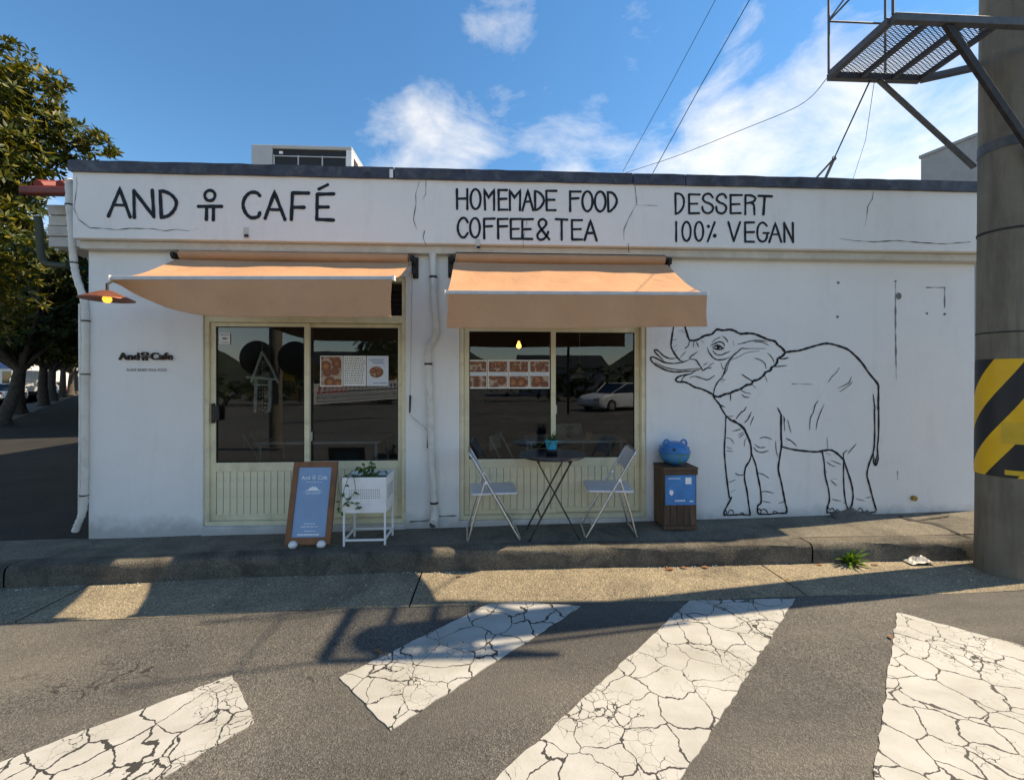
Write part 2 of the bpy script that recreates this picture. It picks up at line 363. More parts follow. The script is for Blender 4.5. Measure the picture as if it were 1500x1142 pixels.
# ------------------------------------------------------------------ mesh helpers
class MB:
    def __init__(s): s.v = []; s.f = []
    def add(s, verts, faces):
        o = len(s.v); s.v += [tuple(p) for p in verts]; s.f += [tuple(i + o for i in f) for f in faces]; return s
    def box(s, lo, hi, M=None):
        x0, y0, z0 = lo; x1, y1, z1 = hi
        vs = [Vector(p) for p in ((x0, y0, z0), (x1, y0, z0), (x1, y1, z0), (x0, y1, z0), (x0, y0, z1), (x1, y0, z1), (x1, y1, z1), (x0, y1, z1))]
        if M is not None: vs = [M @ p for p in vs]
        return s.add(vs, [(0, 3, 2, 1), (4, 5, 6, 7), (0, 1, 5, 4), (1, 2, 6, 5), (2, 3, 7, 6), (3, 0, 4, 7)])
    def beam(s, a, b, w, h=None, up=(0, 0, 1)):
        """square bar from a to b"""
        a, b = Vector(a), Vector(b); h = h or w; d = (b - a).normalized(); up = Vector(up)
        if abs(d.dot(up)) > .98: up = Vector((0, 1, 0))
        sx = d.cross(up).normalized() * w / 2; sy = sx.cross(d).normalized() * h / 2
        vs = [a - sx - sy, a + sx - sy, a + sx + sy, a - sx + sy, b - sx - sy, b + sx - sy, b + sx + sy, b - sx + sy]
        return s.add(vs, [(0, 3, 2, 1), (4, 5, 6, 7), (0, 1, 5, 4), (1, 2, 6, 5), (2, 3, 7, 6), (3, 0, 4, 7)])
    def tube(s, pts, r, n=8, cap=True):
        pts = [Vector(p) for p in pts]; rs = r if isinstance(r, (list, tuple)) else [r] * len(pts)
        rings = []; prev = None
        for i, p in enumerate(pts):
            d = ((pts[min(i + 1, len(pts) - 1)] - p).normalized() + (p - pts[max(i - 1, 0)]).normalized())
            if d.length < 1e-6: d = Vector((0, 0, 1))
            d.normalize()
            if prev is None:
                a = Vector((0, 0, 1)) if abs(d.z) < .9 else Vector((1, 0, 0))
                x = d.cross(a).normalized()
            else:
                x = (prev - d * prev.dot(d)).normalized()
            prev = x; y = d.cross(x)
            rings.append([p + (x * math.cos(2 * math.pi * k / n) + y * math.sin(2 * math.pi * k / n)) * rs[i] for k in range(n)])
        vs = [q for rg in rings for q in rg]; fs = []
        for i in range(len(pts) - 1):
            for k in range(n):
                fs.append((i * n + k, i * n + (k + 1) % n, (i + 1) * n + (k + 1) % n, (i + 1) * n + k))
        if cap:
            fs.append(tuple(range(n))[::-1]); fs.append(tuple((len(pts) - 1) * n + k for k in range(n)))
        return s.add(vs, fs)
    def lathe(s, prof, c=(0, 0, 0), n=24, M=None):
        vs = []; fs = []
        for (r, z) in prof:
            for k in range(n):
                a = 2 * math.pi * k / n; p = Vector((c[0] + r * math.cos(a), c[1] + r * math.sin(a), c[2] + z))
                vs.append(M @ p if M is not None else p)
        for i in range(len(prof) - 1):
            for k in range(n):
                fs.append((i * n + k, i * n + (k + 1) % n, (i + 1) * n + (k + 1) % n, (i + 1) * n + k))
        if prof[0][0] > 1e-5: fs.append(tuple(range(n))[::-1])
        if prof[-1][0] > 1e-5: fs.append(tuple((len(prof) - 1) * n + k for k in range(n)))
        return s.add(vs, fs)
    def prism(s, poly, off):
        """closed polygon extruded by vector off"""
        n = len(poly); off = Vector(off); vs = [Vector(p) for p in poly] + [Vector(p) + off for p in poly]
        return s.add(vs, [tuple(range(n))[::-1], tuple(range(n, 2 * n))] + [(i, (i + 1) % n, n + (i + 1) % n, n + i) for i in range(n)])
    def quad(s, a, b, c, d): return s.add([a, b, c, d], [(0, 1, 2, 3)])
    def grid(s, fn, nu, nv):
        vs = [fn(i / nu, j / nv) for j in range(nv + 1) for i in range(nu + 1)]
        return s.add(vs, [(j * (nu + 1) + i, j * (nu + 1) + i + 1, (j + 1) * (nu + 1) + i + 1, (j + 1) * (nu + 1) + i) for j in range(nv) for i in range(nu)])
    def build(s, name, m, parent=None, bevel=0.0, smooth=False, seg=2, solid=0.0, recenter=None):
        me = bpy.data.meshes.new(name); vs = s.v
        org = Vector(recenter) if recenter is not None else None
        if org is not None: vs = [tuple(Vector(p) - org) for p in vs]
        me.from_pydata(vs, [], s.f); me.validate(); me.update()
        bm = bmesh.new(); bm.from_mesh(me); bmesh.ops.recalc_face_normals(bm, faces=bm.faces); bm.to_mesh(me); bm.free()
        if smooth:
            me.polygons.foreach_set('use_smooth', [True] * len(me.polygons))
        me.materials.append(MATS[m])
        o = bpy.data.objects.new(name, me); scene.collection.objects.link(o)
        if org is not None: o.location = org
        if parent is not None:
            o.parent = parent
            if parent.type == 'EMPTY': o.location = Vector(o.location) - parent.location
            elif parent.parent is None: o.location = Vector(o.location) - parent.location
        if solid:
            md = o.modifiers.new('thick', 'SOLIDIFY'); md.thickness = solid; md.offset = 0
        if bevel:
            md = o.modifiers.new('bevel', 'BEVEL'); md.width = bevel; md.segments = seg; md.limit_method = 'ANGLE'; md.angle_limit = R(40)
        if smooth:
            try:
                md = o.modifiers.new('sharp', 'EDGE_SPLIT'); md.split_angle = R(42)
            except Exception: pass
        return o
def empty(name, loc):
    e = bpy.data.objects.new(name, None); e.location = loc; e.empty_display_size = .1; scene.collection.objects.link(e); return e
def tag(o, label=None, cat=None, group=None, kind=None):
    if label: o['label'] = label
    if cat: o['category'] = cat
    if group: o['group'] = group
    if kind: o['kind'] = kind
    return o
def thing(name, loc, label, cat, group=None): return tag(empty(name, loc), label, cat, group)
def copy_tree(o, parent=None):
    c = o.copy(); scene.collection.objects.link(c); c.parent = parent
    for ch in list(o.children): copy_tree(ch, c)
    return c
def lerp(a, b, t): return a + (b - a) * t
def smooth_path(pts, n=5):
    if len(pts) < 3: return [tuple(p) for p in pts]
    out = []
    P_ = [pts[0]] + list(pts) + [pts[-1]]
    for i in range(1, len(P_) - 2):
        p0, p1, p2, p3 = (np.array(P_[k], float) for k in (i - 1, i, i + 1, i + 2))
        for k in range(n):
            t = k / n
            out.append(tuple(.5 * ((2 * p1) + (-p0 + p2) * t + (2 * p0 - 5 * p1 + 4 * p2 - p3) * t * t + (-p0 + 3 * p1 - 3 * p2 + p3) * t ** 3)))
    out.append(tuple(pts[-1])); return out

class Stroke:
    """hand painted brush strokes given in photo pixels and laid on the wall plane Y"""
    def __init__(s, ox, oy, sc, Y, jit=.07, proj=None):
        s.ox, s.oy, s.sc, s.Y, s.jit = ox, oy, sc, Y, jit; s.mb = MB(); s.k = 0; s.wm = 1.0; s.items = []; s.proj = proj or (lambda x, y, Yy: P(x, y, Yy))
    def line(s, pts, w, curve=False, taper=(1, 1), closed=False):
        pts = [(s.ox + x / s.sc, s.oy + y / s.sc) for x, y in pts]; w = w / s.sc * s.wm; v0, f0 = len(s.mb.v), len(s.mb.f)
        if curve: pts = smooth_path(pts, 6)
        # resample
        q = []
        for i in range(len(pts) - 1):
            a, b = np.array(pts[i]), np.array(pts[i + 1]); L = np.linalg.norm(b - a); n = max(1, int(L / 4))
            for k in range(n): q.append(a + (b - a) * k / n)
        q.append(np.array(pts[-1])); m = len(q)
        s.k += 1; Y = s.Y - .00025 * (s.k % 9)
        ph = random.random() * 9
        L = []; Rr = []
        for i, p in enumerate(q):
            d1 = q[min(i + 1, m - 1)] - p; d0 = p - q[max(i - 1, 0)]
            n1 = np.linalg.norm(d1); n0 = np.linalg.norm(d0)
            d1 = d1 / n1 if n1 > 1e-6 else d0 / max(n0, 1e-6); d0 = d0 / n0 if n0 > 1e-6 else d1
            d = d0 + d1; nd = np.linalg.norm(d); d = d / nd if nd > .2 else d1
            if closed and i in (0, m - 1): d = (q[1] - q[0]) + (q[-1] - q[-2]); d /= np.linalg.norm(d)
            nrm = np.array((-d[1], d[0])); cs = max(.55, float(np.dot(d, d1)))
            t = i / max(1, m - 1); tp = min(1, taper[0] + (1 - taper[0]) * t * 4, taper[1] + (1 - taper[1]) * (1 - t) * 4)
            hw = w / 2 * tp * (1 + s.jit * math.sin(ph + i * 1.3) + s.jit * .8 * math.sin(ph * 2 + i * .47)) / cs
            L.append(p + nrm * hw); Rr.append(p - nrm * hw)
        vs = [s.proj(a[0], a[1], Y) for a in L] + [s.proj(a[0], a[1], Y) for a in Rr]
        fs = [(i, i + 1, m + i + 1, m + i) for i in range(m - 1)]
        s.mb.add(vs, fs)
        if not closed:
            for p, tp in ((q[0], taper[0]), (q[-1], taper[1])): s.dot(p[0], p[1], w / 2 * tp, raw=True, dy=-.0001)
        s.items.append((np.array(q), w, v0, len(s.mb.v), f0, len(s.mb.f)))
        return s
    def dot(s, x, y, r, raw=False, dy=-.0006, ry=None):
        if not raw: x, y, r = s.ox + x / s.sc, s.oy + y / s.sc, r / s.sc; ry = ry / s.sc if ry else None
        ry = ry or r; Y = s.Y - .00025 * (s.k % 9) + dy; v0, f0 = len(s.mb.v), len(s.mb.f)
        s.mb.add([s.proj(x + r * math.cos(a * .5236), y + ry * math.sin(a * .5236), Y) for a in range(12)], [tuple(range(12))])
        if not raw: s.items.append((np.array([(x, y)]), r * 2, v0, len(s.mb.v), f0, len(s.mb.f)))
    def pieces(s, name, m, parent, join=True):
        """each letter (strokes that touch) or each single stroke as an object of its own"""
        n = len(s.items); g = list(range(n))
        def find(i):
            while g[i] != i: i = g[i]
            return i
        if join:
            for i in range(n):
                for j in range(i):
                    a, b = s.items[i], s.items[j]
                    if np.min(np.linalg.norm(a[0][:, None] - b[0][None], axis=2)) < max(a[1], b[1]) * .75 + .3: g[find(i)] = find(j)
        out = {}
        for i in range(n): out.setdefault(find(i), []).append(s.items[i])
        for its in out.values():
            mb = MB()
            for (_, _, v0, v1, f0, f1) in its: mb.add(s.mb.v[v0:v1], [tuple(k - v0 for k in f) for f in s.mb.f[f0:f1]])
            mb.build(name, m, parent)
    def ell(s, x, y, rx, ry, w):
        s.line([(x + rx * math.cos(a * math.pi / 12), y + ry * math.sin(a * math.pi / 12)) for a in range(25)], w, closed=True)

# ------------------------------------------------------------------ ground
def itp(x, xs, ys): return float(np.interp(x, xs, ys))
def z_road(X): return itp(X, [-14, -4.2, -1, 14], [-.32, -.213, -.150, -.152])
def z_kerb(X): return itp(X, [-14, -4.5, -1, 6, 14], [-.12, -.05, .022, .020, .020])
def z_wall(X): return itp(X, [-14, -4.4, 5.2, 14], [-.13, -.073, .073, .085])
def z_pave(X, Y): return lerp(z_wall(X), z_kerb(X), min(1, max(0, -Y / .70)))
KY, AY = -.70, -1.24

XS = [-400, -120, -40, -14, -9, -6, -4.2, -3, -2, -1, 0, 2, 4, 6, 9, 14, 40, 120, 400]
m = MB()
ys = [-400, -120, -40, -20, -12, -8, -6, -4, -3, -2, AY]
m.add([(X, Y, z_road(max(-14, min(14, X)))) for Y in ys for X in XS],
      [(j * len(XS) + i, j * len(XS) + i + 1, (j + 1) * len(XS) + i + 1, (j + 1) * len(XS) + i) for j in range(len(ys) - 1) for i in range(len(XS) - 1)])
tag(m.build('road', 'asphalt'), kind='structure')
m = MB()
m.add([(-900, -900, -.42), (900, -900, -.42), (900, 900, -.42), (-900, 900, -.42)], [(0, 1, 2, 3)])
tag(m.build('ground', 'asphalt'), kind='structure')

xs = np.arange(-14, 14.01, .1)
def gutter_pt(X, t):
    Y = lerp(KY + .01, AY - .02, t) + .012 * math.sin(X * 3.1) * (1 if t > .9 else 0)
    return (X, Y, z_road(X) + .006 + .004 * math.sin(X * 2.3 + t * 3))
m = MB(); n = len(xs)
seams = [-6.2, -3.35, -.6, 2.42, 5.3]
lo = -14.0
for sX in seams + [14.0]:
    cols = [lo + .006] + [x for x in xs if lo + .05 < x < sX - .05] + [sX - .006]
    mm = MB(); k = len(cols)
    rows = [gutter_pt(X, 0) for X in cols], [gutter_pt(X, .5) for X in cols], [gutter_pt(X, 1) for X in cols], [(gutter_pt(X, 1)[0], gutter_pt(X, 1)[1] - .003, z_road(X) - .03) for X in cols]
    mm.add([p for r in rows for p in r], [(j * k + i, j * k + i + 1, (j + 1) * k + i + 1, (j + 1) * k + i) for j in range(3) for i in range(k - 1)])
    tag(mm.build('gutter', 'gutter'), kind='structure'); lo = sX

# kerb, cast in lengths with rough rounded edges
KB = [-14, -8.0, -4.02, 2.9, 14]
for a, b in zip(KB[:-1], KB[1:]):
    cols = [a + .007] + [x for x in xs if a + .05 < x < b - .05] + [b - .007]; mm = MB(); k = len(cols); rows = []
    prof = [(KY - .010, None), (KY - .004, .45), (KY + .002, .16), (KY + .012, .04), (KY + .030, 0), (KY + .16, 0), (KY + .161, -1)]
    for j, (Y, t) in enumerate(prof):
        row = []
        for X in cols:
            top = z_pave(X, KY) + .004; bot = z_road(X) - .03
            jx = .006 * math.sin(X * 5.3 + j) + .004 * math.sin(X * 13.7 + 2 * j) + random.uniform(-.004, .004)
            z = bot if t is None else (bot if t == -1 else top - t * .12)
            row.append((X, Y + (jx if j < 5 else 0), z + (jx * .6 if 1 < j < 5 else 0)))
        rows.append(row)
    mm.add([p for r in rows for p in r], [(j * k + i, j * k + i + 1, (j + 1) * k + i + 1, (j + 1) * k + i) for j in range(len(prof) - 1) for i in range(k - 1)])
    tag(mm.build('kerb', 'kerb', smooth=True), kind='structure')
# pavement slab in front of the cafe and round its corner
m = MB(); ysp = [KY + .158, -.42, -.28, -.14, 0.02]
m.add([(X, Y, z_pave(X, Y) + (.003 * math.sin(X * 4 + Y * 9))) for Y in ysp for X in xs],
      [(j * n + i, j * n + i + 1, (j + 1) * n + i + 1, (j + 1) * n + i) for j in range(len(ysp) - 1) for i in range(n - 1)])
tag(m.build('pavement', 'pavement'), kind='structure')
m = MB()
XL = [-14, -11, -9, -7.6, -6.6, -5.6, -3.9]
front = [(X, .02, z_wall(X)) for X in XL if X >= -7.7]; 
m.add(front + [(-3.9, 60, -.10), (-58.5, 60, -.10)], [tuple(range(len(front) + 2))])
tag(m.build('side_pavement', 'shaded_paving'), kind='structure')
m = MB()   # low kerb along the side street
m.prism([(-7.6, .04, -.40), (-58.5, 60, -.40), (-58.5, 60, -.085), (-7.6, .04, -.085)], (-.12, -.1, 0))
tag(m.build('side_kerb', 'kerb'), kind='structure')
m = MB(); m.add([(-7.6, .05, -.30), (-14, .05, -.30), (-300, 60, -.30), (-300, 400, -.30), (-346, 400, -.3), (-58.5, 60, -.30)], [(0, 1, 2, 3, 4, 5)])
tag(m.build('side_road', 'asphalt'), kind='structure')
# cracks in the pavement
sk = Stroke(0, 0, 1, 0, .3, proj=lambda x, y, Y: (lambda g: Vector((g.x, g.y, z_pave(g.x, g.y) + .006)))(G(x, y, .045)))
sk.line([(1318, 758), (1345, 764), (1372, 768), (1400, 778), (1424, 785)], 2.2, True)
sk.line([(1330, 763), (1352, 762), (1390, 758)], 1.2, True)
tag(sk.mb.build('pavement_crack', 'crack'), kind='structure')

# crossing stripes
def stripe(pts, ext=None):
    w = [G(x, y, -.15) for x, y in pts]
    return [Vector((p.x, p.y, z_road(p.x) + .0055)) for p in w]
def ragged(poly, step=.05, amp=.007):
    out = []
    for i in range(len(poly)):
        a, b = poly[i], poly[(i + 1) % len(poly)]; L = (b - a).length; k = max(1, int(L / step))
        nrm = Vector((-(b - a).y, (b - a).x, 0)).normalized()
        for j in range(k):
            out.append(a.lerp(b, j / k) + nrm * random.uniform(-amp, amp) * (0 if j == 0 else 1))
    return out
def extend(a, b, L): d = (b - a).normalized(); return b + d * L
def put_stripe(corners):
    for c in corners: c.z = z_road(c.x) + .0055
    pl = ragged(corners); m = MB(); m.add(pl + [Vector((p.x, p.y, p.z - .012)) for p in pl],
        [tuple(range(len(pl)))] + [(i, (i + 1) % len(pl), len(pl) + (i + 1) % len(pl), len(pl) + i) for i in range(len(pl))])
    return tag(m.build('crossing_stripe', 'road_paint'), kind='structure')
a, b, c, d = stripe([(340, 987), (372, 1058), (228, 1142), (5, 1108)])
put_stripe([a, b, extend(b, c, 1.6), extend(a, d, 1.9)])
put_stripe(stripe([(497, 993), (726, 880), (850, 888), (572, 1070)]))
a, b, c, d = stripe([(1010, 880), (1165, 877), (1005, 1130), (750, 1120)])
put_stripe([a, b, extend(b, c, 1.6), extend(a, d, 1.6)])
a, b, c, d = stripe([(1314, 897), (1487, 943), (1660, 1000), (1280, 1140)])
e2 = a + (d - a).normalized() * 2.9
put_stripe([a, b, c, c + (d - a).normalized() * 2.9, e2])

# ------------------------------------------------------------------ cafe building
XLW, XRW = P(130, 600).x, 5.30
cafe = thing('cafe_building', (0.5, 2.7, 0), 'long low white cafe with dark coping, hand painted lettering and elephant mural', 'building')
o1 = (P(297, 600).x, P(594.5, 600).x, P(450, 769).z, P(580, 405).z)
o2 = (P(673, 600).x, P(947, 600).x, P(810, 760).z, P(810, 466).z)
def facade():
    X = [XLW, o1[0], o1[1], o2[0], o2[1], XRW]; Zs = sorted({-.25, o1[2], o2[2], o2[3], o1[3], 2.95})
    m = MB(); TK = .18
    def hole(xa, xb, za, zb):
        cx, cz = (xa + xb) / 2, (za + zb) / 2
        return any(o[0] < cx < o[1] and o[2] < cz < o[3] for o in (o1, o2))
    for i in range(5):
        for j in range(len(Zs) - 1):
            if hole(X[i], X[i + 1], Zs[j], Zs[j + 1]): continue
            for Y in (0, TK): m.quad((X[i], Y, Zs[j]), (X[i + 1], Y, Zs[j]), (X[i + 1], Y, Zs[j + 1]), (X[i], Y, Zs[j + 1]))
    for o in (o1, o2):
        x0, x1, z0, z1 = o
        for (a, b) in (((x0, z0), (x1, z0)), ((x1, z0), (x1, z1)), ((x1, z1), (x0, z1)), ((x0, z1), (x0, z0))):
            m.quad((a[0], 0, a[1]), (b[0], 0, b[1]), (b[0], TK, b[1]), (a[0], TK, a[1]))
    return m
facade().build('wall', 'white_wall', cafe)
YB = 5.6
MB().box((XLW, .18, -.25), (XLW + .18, YB, 2.95)).build('side_wall', 'white_wall', cafe)
MB().box((XRW - .18, .18, -.25), (XRW, YB, 2.95)).build('side_wall', 'white_wall', cafe)
MB().box((XLW, YB, -.25), (XRW, YB + .18, 2.95)).build('rear_wall', 'white_wall', cafe)
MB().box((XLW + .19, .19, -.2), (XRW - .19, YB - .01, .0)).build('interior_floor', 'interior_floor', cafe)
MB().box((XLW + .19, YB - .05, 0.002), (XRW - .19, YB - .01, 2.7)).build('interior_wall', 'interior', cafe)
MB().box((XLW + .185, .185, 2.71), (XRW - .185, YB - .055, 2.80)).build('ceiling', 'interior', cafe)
YP = -.15
pl = P(106, 300, YP).x
zc0, zc1, zp0 = 3.512, 3.603, 2.869
MB().box((pl, YP, zp0), (XRW + .16, .30, zc0)).build('parapet', 'parapet_wall', cafe, bevel=.008)
MB().box((P(116, 356, -.085).x, -.085, 2.79), (XRW + .09, -.002, zp0 - .002)).build('cornice', 'cornice', cafe, bevel=.006)
# roof slab and return parapets
MB().box((pl, .31, 2.96), (XRW + .16, YB + .3, 3.12)).build('roof', 'grey_render', cafe)
MB().box((pl, .31, 3.122), (pl + .2, YB + .3, zc0)).build('side_parapet', 'parapet_wall', cafe)
MB().box((XRW - .04, .31, 3.122), (XRW + .16, YB + .3, zc0)).build('side_parapet', 'parapet_wall', cafe)
# coping in lengths with open joints
cj = [pl - .02, P(578, 260, YP).x, P(926, 265, YP).x, P(1003, 270, YP).x, XRW + .18]
for k, (a, b) in enumerate(zip(cj[:-1], cj[1:])):
    nn_ = max(2, int((b - a) / .12)); m = MB(); rows = []
    for (Y, z) in ((YP - .025, zc0 - .012), (YP - .03, zc1), (.20, zc1 + .01), (.32, zc0 + .002)):
        rows.append([(a + .005 + (b - a - .010) * i / nn_, Y + random.uniform(-.004, .004), z + random.uniform(-.0025, .0025)) for i in range(nn_ + 1)])
    kk = nn_ + 1
    m.add([p for r in rows for p in r], [(j * kk + i, j * kk + i + 1, ((j + 1) % 4) * kk + i + 1, ((j + 1) % 4) * kk + i) for j in range(4) for i in range(nn_)] + [(0, kk, 2 * kk, 3 * kk), (nn_, kk + nn_, 2 * kk + nn_, 3 * kk + nn_)])
    m.build('coping', 'coping', cafe)
m = MB(); cxj = P(575, 250, YP).x
m.box((cxj - .022, YP - .034, zc0 - .01), (cxj + .012, .2, zc1 - .02)); m.build('joint_cover', 'white_metal', cafe)

# painted lettering
YL = YP - .003
def lettering():
    s = Stroke(140, 260, 7.5, YL); s.wm = 1.08; w = 36
    s.line([(140, 425), (265, 130), (380, 435)], w); s.line([(190, 300), (320, 305)], 30)
    s.line([(425, 440), (420, 145)], w); s.line([(420, 145), (640, 432)], w); s.line([(640, 432), (622, 140)], w)
    s.line([(722, 440), (708, 150)], w); s.line([(708, 150), (760, 155), (830, 190), (880, 250), (885, 300), (860, 360), (810, 412), (760, 432), (722, 436)], w, True)
    s.ell(1255, 198, 57, 57, 30); s.line([(1130, 318), (1384, 318)], 36); s.line([(1220, 335), (1217, 462)], w); s.line([(1295, 335), (1293, 466)], w)
    s.ox = 330
    s.line([(378, 200), (350, 172), (310, 162), (260, 175), (215, 225), (195, 290), (205, 350), (235, 405), (280, 440), (330, 440), (365, 425), (378, 388)], w, True)
    s.line([(437, 448), (540, 165), (655, 462)], w); s.line([(480, 352), (605, 355)], 30)
    s.line([(725, 462), (738, 170)], w); s.line([(738, 170), (915, 172)], w); s.line([(740, 328), (866, 328)], w)
    s.line([(1005, 462), (1010, 185)], w); s.line([(1010, 185), (1192, 180)], w); s.line([(1010, 325), (1130, 325)], w); s.line([(1005, 460), (1188, 468)], w)
    s.line([(1028, 128), (1125, 80)], 32)
    s.pieces('painted_letter', 'black_paint', cafe)
    s = Stroke(650, 265, 5.357, YL); s.wm = 1.08; w = 17
    L = s.line
    L([(103, 65), (105, 220)], w); L([(185, 65), (185, 222)], w); L([(103, 140), (185, 138)], w)
    s.ell(250, 143, 39, 78, w)
    L([(325, 225), (318, 70), (352, 130), (395, 72), (395, 228)], w)
    L([(432, 228), (430, 70)], w); L([(430, 72), (497, 72)], w); L([(430, 142), (493, 140)], w); L([(432, 226), (500, 226)], w)
    L([(520, 230), (518, 75), (555, 130), (600, 75), (598, 230)], w)
    L([(618, 232), (660, 75), (702, 230)], w); L([(640, 165), (685, 160)], 14)
    L([(718, 228), (716, 80)], w); L([(716, 80), (750, 92), (778, 125), (785, 160), (765, 200), (740, 222), (718, 228)], w, True)
    L([(808, 230), (805, 78)], w); L([(805, 78), (885, 78)], w); L([(805, 148), (868, 148)], w); L([(808, 230), (878, 230)], w)
    L([(992, 238), (992, 82)], w); L([(990, 84), (1075, 84)], w); L([(992, 140), (1058, 136)], w)
    s.ell(1128, 160, 40, 78, w); s.ell(1228, 162, 42, 78, w)
    L([(1292, 240), (1288, 88)], w); L([(1288, 88), (1325, 95), (1352, 130), (1358, 165), (1340, 205), (1310, 235), (1292, 240)], w, True)
    L([(188, 325), (170, 295), (145, 292), (120, 320), (110, 365), (118, 410), (140, 440), (165, 440), (188, 410)], w, True)
    s.ell(245, 368, 38, 76, w)
    L([(318, 452), (316, 298)], w); L([(316, 298), (400, 296)], w); L([(318, 358), (380, 355)], w)
    L([(428, 452), (425, 298)], w); L([(425, 300), (500, 298)], w); L([(428, 358), (498, 355)], w)
    L([(528, 452), (525, 300)], w); L([(525, 300), (603, 298)], w); L([(528, 378), (588, 376)], w); L([(528, 454), (605, 454)], w)
    L([(617, 452), (617, 300)], w); L([(617, 302), (700, 300)], w); L([(617, 380), (682, 378)], w); L([(617, 454), (695, 456)], w)
    L([(828, 458), (760, 370), (745, 330), (760, 305), (785, 302), (805, 325), (795, 355), (755, 395), (735, 425), (745, 455), (775, 460), (805, 435), (820, 400)], w, True)
    L([(880, 300), (970, 304)], w); L([(925, 304), (926, 462)], w)
    L([(1008, 460), (1005, 308)], w); L([(1005, 308), (1085, 308)], w); L([(1008, 380), (1075, 378)], w); L([(1008, 460), (1085, 460)], w)
    L([(1105, 465), (1152, 310), (1200, 468)], w); L([(1128, 410), (1178, 408)], w)
    s.pieces('painted_letter', 'black_paint', cafe)
    s = Stroke(970, 270, 6.818, YL); s.wm = 1.08; w = 20; L = s.line
    L([(135, 295), (132, 92)], w); L([(132, 92), (180, 98), (210, 130), (218, 180), (205, 235), (170, 280), (135, 295)], w, True)
    L([(270, 290), (268, 100)], w); L([(268, 100), (375, 102)], w); L([(268, 195), (350, 193)], w); L([(270, 290), (370, 288)], w)
    L([(505, 130), (480, 98), (450, 95), (420, 110), (408, 145), (430, 175), (480, 195), (508, 225), (500, 265), (465, 288), (425, 280), (405, 250), (402, 225)], w, True)
    L([(640, 135), (620, 102), (590, 98), (560, 115), (545, 150), (570, 178), (615, 198), (640, 230), (630, 270), (600, 290), (560, 280), (545, 255), (540, 225)], w, True)
    L([(685, 290), (683, 105)], w); L([(683, 108), (795, 108)], w); L([(683, 200), (772, 198)], w); L([(685, 290), (785, 287)], w)
    L([(830, 300), (832, 110)], w); L([(832, 110), (880, 110), (920, 125), (930, 150), (905, 175), (840, 190)], w, True); L([(880, 185), (915, 205), (922, 300)], w, True)
    L([(965, 115), (1095, 120)], 24); L([(1025, 118), (1012, 300)], 24)
    L([(140, 375), (140, 568)], w); s.ell(243, 470, 42, 95, w); s.ell(368, 470, 42, 95, w)
    L([(525, 378), (455, 570)], w); s.dot(462, 420, 17); s.dot(525, 513, 20)
    L([(662, 378), (715, 568)], w); L([(715, 568), (778, 378)], w)
    L([(830, 572), (828, 380)], w); L([(828, 382), (918, 380)], w); L([(828, 478), (918, 476)], w); L([(830, 572), (918, 574)], w)
    L([(1045, 415), (1020, 388), (990, 385), (960, 420), (950, 480), (960, 540), (990, 570), (1025, 565), (1045, 530), (1050, 488)], w, True); L([(1012, 486), (1065, 486)], w)
    L([(1070, 578), (1130, 388), (1190, 575)], w); L([(1098, 500), (1160, 500)], 16)
    L([(1222, 575), (1220, 385)], w); L([(1220, 388), (1308, 575)], w); L([(1308, 578), (1305, 385)], w)
    s.pieces('painted_letter', 'black_paint', cafe)
lettering()

